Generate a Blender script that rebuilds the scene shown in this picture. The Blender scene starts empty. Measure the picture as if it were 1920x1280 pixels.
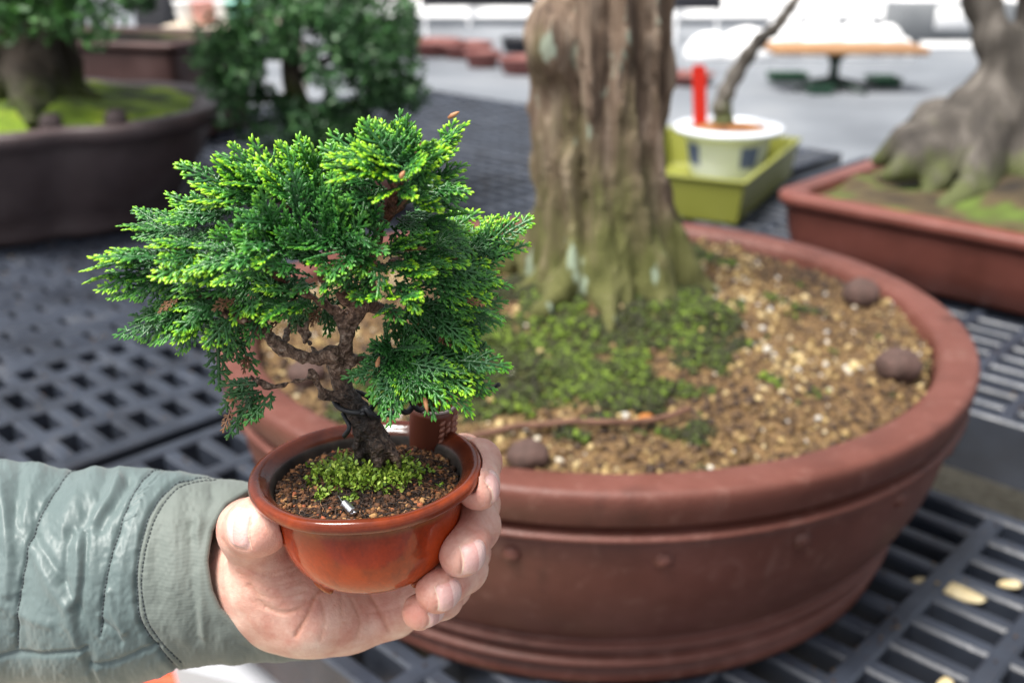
import bpy, math, random
import numpy as np
from mathutils import Vector, Matrix
rnd = random.Random(7)
RS = np.random.RandomState(11)
PI = math.pi
scene = bpy.context.scene
COL = scene.collection

# ------------------------------------------------------------------ camera frame
CZ = .604
PITCH = math.radians(22)
FW = np.array([0, math.cos(PITCH), -math.sin(PITCH)])
UP = np.array([0, math.sin(PITCH), math.cos(PITCH)])
RT = np.array([1., 0, 0])
CAM = np.array([0, 0, CZ])
def P(px, py, d):
    return CAM + d*(FW + (px-960)/1920*RT + (640-py)/1920*UP)
def G(px, py, z=0.):
    v = FW + (px-960)/1920*RT + (640-py)/1920*UP
    return CAM + v*((z-CZ)/v[2])
def V(px, py, y):
    v = FW + (px-960)/1920*RT + (640-py)/1920*UP
    return CAM + v*(y/v[1])

# ------------------------------------------------------------------ mesh helpers
def link(name, verts, faces, mat, parent=None, smooth=True, attrs=None, mats=None, mi=None, sizes=None):
    me = bpy.data.meshes.new(name)
    verts = np.asarray(verts, dtype=np.float32)
    if isinstance(faces, np.ndarray):
        n, k = faces.shape
        me.vertices.add(len(verts)); me.vertices.foreach_set('co', verts.ravel())
        me.loops.add(n*k); me.loops.foreach_set('vertex_index', faces.astype(np.int32).ravel())
        me.polygons.add(n)
        me.polygons.foreach_set('loop_start', np.arange(0, n*k, k, dtype=np.int32))
        me.update(calc_edges=True)
    else:
        me.from_pydata(verts.tolist(), [], [list(f) for f in faces]); me.update()
    me.polygons.foreach_set('use_smooth', np.full(len(me.polygons), smooth))
    if attrs:
        for k, a in attrs.items():
            at = me.attributes.new(k, 'FLOAT', 'POINT')
            at.data.foreach_set('value', np.asarray(a, dtype=np.float32))
    for m in (mats or [mat]): me.materials.append(m)
    if mi is not None: me.polygons.foreach_set('material_index', np.asarray(mi, dtype=np.int32))
    me.validate()
    o = bpy.data.objects.new(name, me); COL.objects.link(o)
    if parent is not None: o.parent = parent
    return o
def tag(o, label=None, cat=None, group=None, kind=None):
    if label: o['label'] = label
    if cat: o['category'] = cat
    if group: o['group'] = group
    if kind: o['kind'] = kind
    return o
def empty(name, loc=(0, 0, 0), rz=0., label=None, cat=None, group=None, kind=None):
    o = bpy.data.objects.new(name, None); COL.objects.link(o)
    o.location = loc; o.rotation_euler = (0, 0, rz); o.empty_display_size = .02
    return tag(o, label, cat, group, kind)

class MB:
    def __init__(s): s.v = []; s.f = []; s.n = 0; s.m = []
    def add(s, v, f, m=0):
        s.v.append(np.asarray(v, float)); k = s.n; s.n += len(v)
        s.f += [[i+k for i in q] for q in f]; s.m += [m]*len(f)
    def box(s, a, b, bev=0., M=None, m=0):
        a = np.array(a, float); b = np.array(b, float)
        if bev <= 0:
            v = np.array([[x, y, z] for z in (a[2], b[2]) for y in (a[1], b[1]) for x in (a[0], b[0])])
            f = [[0,2,3,1],[4,5,7,6],[0,1,5,4],[2,6,7,3],[0,4,6,2],[1,3,7,5]]
        else:
            prof = []
            for sx, sy, st in ((1,1,0),(-1,1,90),(-1,-1,180),(1,-1,270)):
                cx = (b[0] if sx > 0 else a[0]) - sx*bev; cy = (b[1] if sy > 0 else a[1]) - sy*bev
                for k in range(4):
                    t = math.radians(st+k*30); prof.append((cx+bev*math.cos(t), cy+bev*math.sin(t)))
            c = (a+b)/2; v = []; n = len(prof); e = min(bev*.6, (b[2]-a[2])*.4)
            for z, sh in ((a[2], e), (a[2]+e, 0), (b[2]-e, 0), (b[2], e)):
                for x, y in prof:
                    v.append((x-np.sign(x-c[0])*sh, y-np.sign(y-c[1])*sh, z))
            f = [[i+k*n, (i+1) % n+k*n, (i+1) % n+(k+1)*n, i+(k+1)*n] for k in range(3) for i in range(n)]
            f += [list(range(n))[::-1], [i+3*n for i in range(n)]]
            v = np.array(v)
        if M is not None: v = np.array([list(Matrix(M) @ Vector(p)) for p in v])
        s.add(v, f, m)
    def tube(s, pts, rad, n=8, cap=True, m=0, squash=1.):
        v, f = tube_mesh(pts, rad, n, cap, squash); s.add(v, f, m)
    def lathe(s, prof, c=(0, 0, 0), n=48, m=0, fn=None):
        v, f = lathe_mesh(prof, n, fn); s.add(v+np.array(c), f, m)
    def build(s, name, mat, parent=None, smooth=True, mats=None):
        return link(name, np.concatenate(s.v), s.f, mat, parent, smooth, mats=mats, mi=s.m if mats else None)
def tube_mesh(pts, rad, n=8, cap=True, squash=1.):
    pts = np.asarray(pts, float); L = len(pts)
    rad = np.broadcast_to(np.asarray(rad, float), (L,))
    T = np.gradient(pts, axis=0); T /= np.linalg.norm(T, axis=1)[:, None]+1e-12
    u = np.cross(T[0], [0, 0, 1.]);
    if np.linalg.norm(u) < .1: u = np.cross(T[0], [1., 0, 0])
    u /= np.linalg.norm(u); v = []
    for i in range(L):
        u = u-T[i]*u.dot(T[i]); u /= np.linalg.norm(u)+1e-12; w = np.cross(T[i], u)
        for k in range(n):
            a = 2*PI*k/n; v.append(pts[i]+rad[i]*(u*math.cos(a)+w*math.sin(a)*squash))
    f = [[i*n+k, i*n+(k+1) % n, (i+1)*n+(k+1) % n, (i+1)*n+k] for i in range(L-1) for k in range(n)]
    if cap: f += [list(range(n))[::-1], [(L-1)*n+k for k in range(n)]]
    return np.array(v), f
def lathe_mesh(prof, n=48, fn=None):
    v = []
    for r, z in prof:
        for k in range(n):
            a = 2*PI*k/n; q = fn(a, z, r) if fn else 1.
            v.append((r*q*math.cos(a), r*q*math.sin(a), z))
    m = len(prof)
    f = [[i*n+k, i*n+(k+1) % n, (i+1)*n+(k+1) % n, (i+1)*n+k] for i in range(m-1) for k in range(n)]
    return np.array(v), f
def catmull(pts, k=8):
    p = np.asarray(pts, float); p = np.vstack([2*p[0]-p[1], p, 2*p[-1]-p[-2]]); out = []
    for i in range(1, len(p)-2):
        for j in range(k):
            t = j/k
            out.append(.5*((2*p[i])+(-p[i-1]+p[i+1])*t+(2*p[i-1]-5*p[i]+4*p[i+1]-p[i+2])*t*t+(-p[i-1]+3*p[i]-3*p[i+1]+p[i+2])*t**3))
    out.append(p[-2]); return np.array(out)

# ------------------------------------------------------------------ noise and signed-distance modelling
def hash3(i, j, k, seed):
    n = (i.astype(np.int64)*374761393+j.astype(np.int64)*668265263+k.astype(np.int64)*2147483647+seed*974711) & 0xffffffff
    n = ((n ^ (n >> 13))*1274126177) & 0xffffffff
    return (((n ^ (n >> 16)) & 0xffff)/65535.).astype(np.float32)
def noise(x, y, z, seed=0):
    x = np.asarray(x, np.float32); y = np.asarray(y, np.float32); z = np.asarray(z, np.float32)
    i = np.floor(x); j = np.floor(y); k = np.floor(z); a = x-i; b = y-j; c = z-k
    a = a*a*(3-2*a); b = b*b*(3-2*b); c = c*c*(3-2*c); r = 0
    for di in (0, 1):
        for dj in (0, 1):
            for dk in (0, 1):
                r = r+hash3(i+di, j+dj, k+dk, seed)*(a if di else 1-a)*(b if dj else 1-b)*(c if dk else 1-c)
    return r*2-1
def smin(a, b, k):
    h = np.clip(.5+.5*(b-a)/k, 0, 1)
    return b*(1-h)+a*h-k*h*(1-h)
def seg(X, a, b, r0, r1):
    a = np.asarray(a, np.float32); b = np.asarray(b, np.float32); d = b-a
    t = np.clip(((X[0]-a[0])*d[0]+(X[1]-a[1])*d[1]+(X[2]-a[2])*d[2])/max(float(d.dot(d)), 1e-12), 0, 1)
    q = np.sqrt((X[0]-a[0]-t*d[0])**2+(X[1]-a[1]-t*d[1])**2+(X[2]-a[2]-t*d[2])**2)
    return q-(r0+(r1-r0)*t)
def chain(X, pts, rad, k=.002):
    r = None
    for i in range(len(pts)-1):
        s = seg(X, pts[i], pts[i+1], rad[i], rad[i+1]); r = s if r is None else smin(r, s, k)
    return r
def grid3(lo, hi, h):
    ax = [np.arange(lo[i], hi[i]+h, h, dtype=np.float32) for i in range(3)]
    return np.meshgrid(*ax, indexing='ij', sparse=False), ax
def nets(F, ax):
    """naive surface nets on a regular grid -> verts, quads"""
    S = F < 0; nx, ny, nz = F.shape
    cnt = np.zeros((nx-1, ny-1, nz-1), np.float32); acc = [np.zeros_like(cnt) for _ in range(3)]
    C = [(i, j, k) for i in (0, 1) for j in (0, 1) for k in (0, 1)]
    sl = lambda c: (slice(c[0], nx-1+c[0]), slice(c[1], ny-1+c[1]), slice(c[2], nz-1+c[2]))
    for c in C:
        for d in range(3):
            if c[d]: continue
            e = list(c); e[d] = 1
            fa = F[sl(c)]; fb = F[sl(e)]; x = (fa < 0) != (fb < 0)
            t = np.where(x, fa/np.where(x, fa-fb, 1), 0)
            cnt += x
            for q in range(3): acc[q] += x*((c[q]+t) if q == d else c[q])
    act = cnt > 0; idx = -np.ones(cnt.shape, np.int64); idx[act] = np.arange(act.sum())
    ii = np.argwhere(act); h = [a[1]-a[0] for a in ax]
    v = np.stack([ax[q][0]+(ii[:, q]+acc[q][act]/cnt[act])*h[q] for q in range(3)], 1)
    fs = []
    for d in range(3):
        a = [slice(1, nx-1), slice(1, ny-1), slice(1, nz-1)]; a[d] = slice(0, F.shape[d]-1); b = list(a); b[d] = slice(1, F.shape[d])
        fa = S[tuple(a)]; fb = S[tuple(b)]; o = [0, 0, 0]
        for q in range(3): o[q] = 0 if q == d else 1
        for flip in (False, True):
            m = (fb & ~fa) if flip else (fa & ~fb)
            w = np.argwhere(m)+np.array(o)
            if not len(w): continue
            e = (d+1) % 3; g = (d+2) % 3
            de = np.zeros(3, int); de[e] = 1; dg = np.zeros(3, int); dg[g] = 1
            q = [w-de-dg, w-dg, w, w-de]
            q = np.stack([idx[p[:, 0], p[:, 1], p[:, 2]] for p in q], 1)
            fs.append(q[:, ::-1] if flip else q)
    return v, np.concatenate(fs)

# ------------------------------------------------------------------ materials
def mat(name, base=(.5, .5, .5), rough=.6, **kw):
    m = bpy.data.materials.new(name); m.use_nodes = True
    nt = m.node_tree; b = nt.nodes['Principled BSDF']
    b.inputs['Base Color'].default_value = (*base, 1); b.inputs['Roughness'].default_value = rough
    for k, v in kw.items(): b.inputs[k.replace('_', ' ')].default_value = v
    return m, nt, b
def N(nt, t, **kw):
    n = nt.nodes.new(t)
    for k, v in kw.items():
        if k.startswith('i_'):
            key = k[2:].replace('_', ' '); n.inputs[int(key) if key.isdigit() else key].default_value = v
        else: setattr(n, k, v)
    return n
def coords(nt, scale=(1, 1, 1)):
    t = N(nt, 'ShaderNodeTexCoord'); mp = N(nt, 'ShaderNodeMapping'); mp.inputs['Scale'].default_value = scale
    nt.links.new(t.outputs['Object'], mp.inputs['Vector']); return mp.outputs[0]
def ramp(nt, src, stops, interp='LINEAR'):
    r = N(nt, 'ShaderNodeValToRGB'); r.color_ramp.interpolation = interp; e = r.color_ramp.elements
    while len(e) < len(stops): e.new(.5)
    for i, (p, c) in enumerate(stops):
        e[i].position = p; e[i].color = (*c, 1) if len(c) == 3 else c
    nt.links.new(src, r.inputs[0]); return r.outputs[0]
def tnoise(nt, vec, scale, detail=4, rough=.55, dist=0.):
    n = N(nt, 'ShaderNodeTexNoise'); n.inputs['Scale'].default_value = scale; n.inputs['Detail'].default_value = detail
    n.inputs['Roughness'].default_value = rough; n.inputs['Distortion'].default_value = dist
    nt.links.new(vec, n.inputs['Vector']); return n.outputs['Fac']
def mix(nt, fac, a, b, mode='MIX'):
    m = N(nt, 'ShaderNodeMix', data_type='RGBA', blend_type=mode)
    for s, i in ((fac, 0), (a, 6), (b, 7)):
        if isinstance(s, (int, float)): m.inputs[i].default_value = s
        elif isinstance(s, tuple): m.inputs[i].default_value = (*s, 1)
        else: nt.links.new(s, m.inputs[i])
    return m.outputs[2]
def bump(nt, b, src, dist, strength=1., prev=None):
    n = N(nt, 'ShaderNodeBump'); n.inputs['Distance'].default_value = dist; n.inputs['Strength'].default_value = strength
    nt.links.new(src, n.inputs['Height'])
    if prev is not None: nt.links.new(prev, n.inputs['Normal'])
    nt.links.new(n.outputs[0], b.inputs['Normal']); return n.outputs[0]
def noisy(name, cols, scale, rough=.6, bd=0., bscale=None, vec=(1, 1, 1), detail=5, lo=.3, hi=.7, rr=None, **kw):
    """a material whose colour runs through cols along a fractal noise"""
    m, nt, b = mat(name, cols[0], rough, **kw); c = coords(nt, vec)
    f = tnoise(nt, c, scale, detail)
    st = [(lo+(hi-lo)*i/(len(cols)-1), q) for i, q in enumerate(cols)]
    nt.links.new(ramp(nt, f, st), b.inputs['Base Color'])
    if bd: bump(nt, b, tnoise(nt, c, bscale or scale*3, 6), bd)
    if rr: nt.links.new(ramp(nt, tnoise(nt, c, scale*1.7, 4), [(.3, (rr[0],)*3), (.7, (rr[1],)*3)]), b.inputs['Roughness'])
    return m
# ------------------------------------------------------------------ world, light, camera
w = bpy.data.worlds.new('World'); scene.world = w; w.use_nodes = True
nt = w.node_tree; bg = nt.nodes['Background']; sky = nt.nodes.new('ShaderNodeTexSky')
SUN_EL, SUN_AZ = math.radians(66), math.radians(-125)
sky.sky_type = 'NISHITA'; sky.sun_disc = False; sky.sun_elevation = SUN_EL; sky.sun_rotation = SUN_AZ
sky.air_density = 1.; sky.dust_density = 4.; sky.ozone_density = .6
hs = nt.nodes.new('ShaderNodeHueSaturation'); hs.inputs['Saturation'].default_value = .3
nt.links.new(sky.outputs[0], hs.inputs['Color']); nt.links.new(hs.outputs[0], bg.inputs[0]); bg.inputs[1].default_value = .09
sl = bpy.data.lights.new('sun', 'SUN'); sl.energy = 3.0; sl.angle = math.radians(22); sl.color = (1, .96, .9)
so = bpy.data.objects.new('sun', sl); COL.objects.link(so)
sd = Vector((math.sin(SUN_AZ)*math.cos(SUN_EL), math.cos(SUN_AZ)*math.cos(SUN_EL), math.sin(SUN_EL)))
so.rotation_euler = (-sd).to_track_quat('-Z', 'Y').to_euler()
cd = bpy.data.cameras.new('camera'); co = bpy.data.objects.new('camera', cd); COL.objects.link(co)
cd.lens = 36; cd.sensor_width = 36; cd.clip_start = .01; cd.clip_end = 300
co.location = CAM; co.rotation_euler = (math.radians(68), 0, 0)
cd.dof.use_dof = True; cd.dof.focus_distance = .335; cd.dof.aperture_fstop = 36/3.7
scene.camera = co
scene.view_settings.view_transform = 'Standard'; scene.view_settings.look = 'None'
scene.view_settings.exposure = 1.2; scene.view_settings.gamma = 1
scene.render.engine = 'CYCLES'
try: scene.cycles.use_denoising = True
except Exception: pass

# ------------------------------------------------------------------ ground
GZ = -.72
m_ground = noisy('concrete', [(.09, .10, .115), (.17, .185, .205), (.25, .26, .275)], .7, .55, .002, 40, hi=.75)
nx = 40; xs = np.linspace(-60, 60, nx); ys = np.linspace(-20, 100, nx)
vv = [(x, y, GZ) for y in ys for x in xs]
link('ground', vv, [[j*nx+i, j*nx+i+1, (j+1)*nx+i+1, (j+1)*nx+i] for j in range(nx-1) for i in range(nx-1)], m_ground)['kind'] = 'structure'
# pale gravel strip under and before the bench
m_gravel = noisy('pale_gravel', [(.22, .18, .12), (.42, .36, .25), (.58, .51, .37)], 45, .8, .01, 60)
mb = MB(); mb.add([(-4, -.5, GZ+.004), (4, -.5, GZ+.004), (4, 3.3, GZ+.004), (-4, 3.3, GZ+.004)], [[0, 1, 2, 3]])
tag(mb.build('gravel_path', m_gravel, smooth=False), kind='structure')

# ------------------------------------------------------------------ slotted black bench panels
m_grate, nt, b = mat('black_plastic', (.02, .022, .028), .36); c = coords(nt)
f = tnoise(nt, c, 9, 5)
nt.links.new(ramp(nt, f, [(.3, (.012, .015, .023)), (.62, (.034, .042, .060)), (.8, (.08, .085, .095))]), b.inputs['Base Color'])
nt.links.new(ramp(nt, tnoise(nt, c, 30, 5), [(.3, (.36,)*3), (.7, (.55,)*3)]), b.inputs['Roughness'])
bump(nt, b, tnoise(nt, c, 160, 3), .0006)
b.inputs['Specular IOR Level'].default_value = .6
U45 = np.array([math.cos(math.radians(46)), math.sin(math.radians(46))]); V45 = np.array([U45[1], -U45[0]])
O45 = np.array([.4, .835])     # centre of one slot
TH = .07
THK = [TH]
def grate(u0, u1, v0, v1, name, label, pu=.0465, pv=.09, wu=.0195, wv=.021):
    """panel in the rotated (u,v) frame; long slots run along v; cells counted from O45"""
    e = empty(name, (0, 0, 0), label=label, cat='pallet', group='slotted black pallets forming the bench')
    def box(mb, ua, ub, va, vb, za, zb, bv=.003):
        R = Matrix(((U45[0], V45[0], 0, O45[0]), (U45[1], V45[1], 0, O45[1]), (0, 0, 1, 0), (0, 0, 0, 1)))
        # bevelled bar, long axis prism
        v = []; x0, x1, y0, y1 = ua, ub, va, vb
        for z, s in ((za, 0), (zb-bv, 0), (zb, bv)):
            v += [(x0+s, y0+s, z), (x1-s, y0+s, z), (x1-s, y1-s, z), (x0+s, y1-s, z)]
        v = [list(R @ Vector(p)) for p in v]
        f = [[k*4+i, (k*4+(i+1) % 4), (k+1)*4+(i+1) % 4, (k+1)*4+i] for k in range(2) for i in range(4)]+[[3, 2, 1, 0], [8, 9, 10, 11]]
        f = [q[::-1] for q in f]
        mb.add(v, f)
    a = MB(); b2 = MB(); c2 = MB()
    U0, U1, V0, V1 = u0*pu, u1*pu, v0*pv, v1*pv
    for i in range(u0, u1+1):
        if i in (u0, u1): continue
        box(a, i*pu-wu/2, i*pu+wu/2, V0, V1, -THK[0]+.004, -.0015)
    for j in range(v0, v1+1):
        if j in (v0, v1): continue
        box(b2, U0, U1, j*pv-wv/2, j*pv+wv/2, -THK[0], 0)
    for q in ((U0-wu/2, U0+wu/2, V0-wv/2, V1+wv/2), (U1-wu/2, U1+wu/2, V0-wv/2, V1+wv/2)): box(c2, *q, -THK[0]-.004, .0015)
    for q in ((U0+wu/2+.0005, U1-wu/2-.0005, V0-wv/2, V0+wv/2), (U0+wu/2+.0005, U1-wu/2-.0005, V1-wv/2, V1+wv/2)): box(c2, *q, -THK[0]-.004, .0015)
    a.build('slot_bars', m_grate, e, False); b2.build('main_bars', m_grate, e, False); c2.build('frame', m_grate, e, False)
    return e
def uv(p): d = np.array(p[:2])-O45; return d.dot(U45), d.dot(V45)
_g0 = grate
def panel(u0, u1, v0, v1, off, label, **kw):
    global O45
    s = O45.copy(); O45 = O45+off[0]*U45+off[1]*V45
    e = _g0(u0, u1, v0, v1, 'plastic_pallet', label, **kw); O45 = s; return e
panel(-10, 4, -9, 13, (.012, 0), 'black slotted pallet under the front of the large round pot')
panel(-18, 5, -14, 0, (.012, -.862), 'black slotted pallet with the sleeve above it, left of the round pot', wu=.021, wv=.029)
FP = 'black slotted pallet %s'
for q, (a, t) in enumerate((((10, 25, 3, 16), 'beside the right side of the round pot'), ((10, 25, -11, 2), 'under the olive tray and the rear of the round pot'),
                            ((10, 25, -33, -12), 'under the dark lobed pot on the left'), ((26, 41, 3, 16), 'at the far right edge of the bench'),
                            ((26, 41, -11, 2), 'at the far edge of the bench behind the olive tray'), ((26, 41, -33, -12), 'at the far end behind the dark green bush'))):
    THK[0] = .085; panel(*a, (-.012, 0), FP % t); THK[0] = TH
panel(6, 25, -33, -13, (-.7, -.03), 'black slotted pallet in front of the dark lobed pot', wu=.021, wv=.029)
# steel trestles carrying the panels
m_steel = noisy('galvanised_steel', [(.12, .12, .13), (.2, .2, .21)], 8, .5, Metallic=.6)
W3 = lambda u, v, z: (O45[0]+u*U45[0]+v*V45[0], O45[1]+u*U45[1]+v*V45[1], z)
for k, (u, va, vb) in enumerate(((-.3, -1.6, 1.1), (.12, -2.6, 1.1), (.75, -2.7, 1.3), (1.05, -2.7, 1.3), (1.4, -2.7, 1.3), (1.8, -2.7, 1.3))):
    e = empty('bench_trestle', W3(u, 0, GZ), label='grey steel trestle hidden under the black slotted pallets', cat='trestle', group='trestles under the bench')
    mb = MB(); R = Matrix(((U45[0], V45[0], 0, 0), (U45[1], V45[1], 0, 0), (0, 0, 1, 0), (0, 0, 0, 1)))
    mb.box((-.02, va, -GZ-.14), (.02, vb, -GZ-.0895), 0, R); mb.build('rail', m_steel, e, False)
    for v in (va+.1, (va+vb)/2, vb-.1):
        mb = MB(); mb.box((-.018, v-.018, 0), (.018, v+.018, -GZ-.1402), 0, R); mb.build('leg', m_steel, e, False)

# ------------------------------------------------------------------ large round pot
m_clay, nt, b = mat('unglazed_clay', (.12, .04, .03), .5, Specular_IOR_Level=.4); c = coords(nt)
f1 = tnoise(nt, c, 9, 8, .68); f2 = tnoise(nt, c, 70, 4)
cc = ramp(nt, f1, [(.3, (.088, .027, .018)), (.5, (.122, .040, .028)), (.64, (.15, .054, .041)), (.8, (.23, .11, .09))])
cc = mix(nt, ramp(nt, f2, [(.56, (0,)*3), (.75, (.45,)*3)]), cc, (.24, .12, .095))
stain = tnoise(nt, coords(nt, (1, 1, .3)), 14, 6, .7); cc = mix(nt, ramp(nt, stain, [(.60, (0,)*3), (.76, (.4,)*3)]), cc, (.28, .17, .14)); cc = mix(nt, ramp(nt, stain, [(.28, (.6,)*3), (.42, (0,)*3)]), cc, (.035, .012, .008))
g = N(nt, 'ShaderNodeNewGeometry'); sx = N(nt, 'ShaderNodeSeparateXYZ'); nt.links.new(g.outputs['Normal'], sx.inputs[0])
nt.links.new(cc, b.inputs['Base Color'])
nt.links.new(ramp(nt, f1, [(.3, (.42,)*3), (.7, (.6,)*3)]), b.inputs['Roughness'])
bump(nt, b, tnoise(nt, c, 300, 4), .0006)
PCx, PCy = .083, 1.03
big = empty('round_pot', (PCx, PCy, 0), label='large round reddish brown clay pot with raised bands and studs, holding the thick old trunk', cat='bonsai pot')
def ring(r, z, a, n=5, s=1): return [(r+s*a*math.sin(PI*k/n), z-a+2*a*k/n) for k in range(n+1)]
prof = [(.05, .012), (.28, .012), (.300, 0), (.318, 0), (.325, .003), (.327, .009), (.325, .015), (.321, .018), (.321, .020)]+[(.321+.012*math.sin(PI*k/6), .021+.013*k/6) for k in range(7)]
prof += [(.322, .036), (.324, .039)]+[(.325+.010*math.sin(PI*k/5), .041+.009*k/5) for k in range(6)]
prof += [(.329, .053), (.338, .064), (.350, .083), (.360, .105), (.367, .128), (.371, .150), (.372, .166), (.371, .1725), (.369, .1755)]
prof += [(.371+.0125*math.sin(PI*k/6), .1765+.0115*k/6) for k in range(7)]
prof += [(.369, .1895), (.369, .1925), (.381, .1940), (.3835, .1965), (.386, .212), (.3865, .219), (.385, .2235), (.381, .225), (.356, .2245), (.351, .222), (.348, .215), (.340, .15), (.31, .08)]
mb = MB(); mb.lathe(prof, n=128); mb.build('body', m_clay, big)
for k in range(20):
    a = math.radians(-103+k*18); r = .3695
    mb = MB(); pr = [(.0001, .0075), (.003, .0070), (.0062, .0050), (.0085, .0018), (.0098, -.003)]
    v, f = lathe_mesh(pr[::-1], 14); R = Matrix.Rotation(a, 3, 'Z') @ Matrix.Rotation(PI/2, 3, 'Y')
    mb.add([list(R @ Vector(p)+Vector((r*math.cos(a), r*math.sin(a), .1585))) for p in v], f+[[0]]*0)
    mb.build('stud', m_clay, big)
for k in range(3):
    a = math.radians(30+120*k); mb = MB(); mb.box((.22, -.05, .0005), (.27, .05, .012), .008, Matrix.Rotation(a, 4, 'Z')); mb.build('foot', m_clay, big)

# soil mound in it
def mound_z(x, y):
    r = np.hypot(x-PCx, y-PCy)
    z = .207+.018*np.clip(1-r/.36, 0, 1)
    z = z+.030*np.exp(-(((x-TX+.0)/.16)**2+((y-TY+.03)/.15)**2))
    z = z+.008*noise(x*14, y*14, x*0+3., 5)+.004*noise(x*40, y*40, x*0, 6)
    return z
TX, TY = .115, 1.09
m_soil, nt, b = mat('granular_soil', (.2, .13, .06), .85); c = coords(nt)
f = tnoise(nt, c, 9, 4); f3 = tnoise(nt, c, 120, 4)
cc = mix(nt, f, ramp(nt, f3, [(.3, (.04, .018, .008)), (.6, (.13, .07, .026))]), ramp(nt, f3, [(.3, (.04, .024, .010)), (.65, (.20, .12, .045))]))
at = N(nt, 'ShaderNodeAttribute', attribute_name='moss')
cc = mix(nt, at.outputs['Fac'], cc, ramp(nt, tnoise(nt, c, 60, 5), [(.3, (.022, .014, .006)), (.5, (.045, .045, .008)), (.75, (.10, .13, .012))]))
nt.links.new(cc, b.inputs['Base Color']); bump(nt, b, f3, .004)
n = 110; xs = np.linspace(-.346, .346, n); A, B = np.meshgrid(xs+PCx, xs+PCy)
def moss_amt(x, y):
    x = np.asarray(x); y = np.asarray(y)
    m = np.exp(-(((x-TX+.065)/.135)**2+((y-TY+.14)/.15)**2))*2.6+.9*np.exp(-(((x-.10)/.07)**2+((y-.86)/.05)**2))+np.exp(-(((x-.25)/.06)**2+((y-1.2)/.1)**2))
    m = np.minimum(m, 1.25)+.75*noise(x*20, y*20, x*0+9, 3)+.5*noise(x*50, y*50, x*0, 4)
    return np.clip((m-.55)*3, 0, 1)
keep = np.hypot(A-PCx, B-PCy) < .347
idx = -np.ones(A.shape, int); idx[keep] = np.arange(keep.sum())
q = np.stack([idx[:-1, :-1], idx[:-1, 1:], idx[1:, 1:], idx[1:, :-1]], -1).reshape(-1, 4); q = q[(q >= 0).all(1)]
x = A[keep]; y = B[keep]
tag(link('potting_soil', np.stack([x, y, mound_z(x, y)], 1), q, m_soil, attrs={'moss': moss_amt(x, y)}),
    'brown gritty soil with green moss patches filling the large round pot', 'soil', kind='stuff')

# stones of the soil surface (uncountable grit, one object)
ICO = None
def ico(sub=1):
    import bmesh
    bm = bmesh.new(); bmesh.ops.create_icosphere(bm, subdivisions=sub, radius=1.)
    v = np.array([p.co[:] for p in bm.verts]); f = np.array([[q.index for q in t.verts] for t in bm.faces]); bm.free(); return v, f
def scatter(base_v, base_f, pos, scl, rot_seed, jitter=.25, flat=.75):
    R = np.random.RandomState(rot_seed); n = len(pos)
    q = R.normal(size=(n, 4)); q /= np.linalg.norm(q, axis=1)[:, None]
    a, b_, c_, d = q.T
    M = np.stack([1-2*(c_*c_+d*d), 2*(b_*c_-a*d), 2*(b_*d+a*c_), 2*(b_*c_+a*d), 1-2*(b_*b_+d*d), 2*(c_*d-a*b_), 2*(b_*d-a*c_), 2*(c_*d+a*b_), 1-2*(b_*b_+c_*c_)], 1).reshape(n, 3, 3)
    s = R.uniform(flat, 1.2, size=(n, 1, 3)); bv = base_v[None]*s*(1+R.uniform(-jitter, jitter, size=(n, len(base_v), 1)))
    v = np.einsum('nij,nkj->nki', M, bv)*np.asarray(scl)[:, None, None]+pos[:, None, :]
    f = base_f[None]+(np.arange(n)*len(base_v))[:, None, None]
    return v.reshape(-1, 3), f.reshape(-1, base_f.shape[1])
def attr_color(name, stops, rough, bscale, bd, interp='LINEAR', **kw):
    m, nt, b = mat(name, (.5,)*3, rough, **kw); a = N(nt, 'ShaderNodeAttribute', attribute_name='tone'); c = coords(nt)
    cc = ramp(nt, a.outputs['Fac'], stops, interp); cc = mix(nt, .35, cc, ramp(nt, tnoise(nt, c, bscale, 4), [(.3, (.3,)*3), (.7, (1,)*3)]), 'MULTIPLY')
    nt.links.new(cc, b.inputs['Base Color']); bump(nt, b, tnoise(nt, c, bscale*1.5, 4), bd); return m
m_grit = attr_color('grit', [(0, (.035, .017, .008)), (.3, (.09, .048, .018)), (.55, (.19, .115, .042)), (.75, (.36, .25, .095)), (.9, (.58, .46, .24)), (1, (.55, .52, .46))], .7, 200, .001)
iv, iff = ico(1)
n = 21000; r = .345*np.sqrt(RS.uniform(size=n)); a = RS.uniform(0, 2*PI, n); x = PCx+r*np.cos(a); y = PCy+r*np.sin(a)
ma = moss_amt(x, y); dk2 = np.exp(-(((x-TX+.02)/.24)**2+((y-TY+.10)/.22)**2)); k = (RS.uniform(size=n) > ma*.93) & (RS.uniform(size=n) > dk2*.62); x = x[k]; y = y[k]; n = len(x)
s = .0014+.0034*RS.uniform(size=n)**4.5; s[RS.uniform(size=n) < .03] *= 1.5
v, f = scatter(iv, iff, np.stack([x, y, mound_z(x, y)+s*.3], 1), s, 3)
tn = np.clip(.36+.27*RS.normal(size=n)+.30*noise(x*12, y*12, x*0, 44), 0, 1)
tag(link('gravel_topping', v, f, m_grit, attrs={'tone': np.repeat(tn, len(iv))}), 'tan and ochre grit scattered over the soil of the large round pot', 'grit', kind='stuff')
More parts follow.
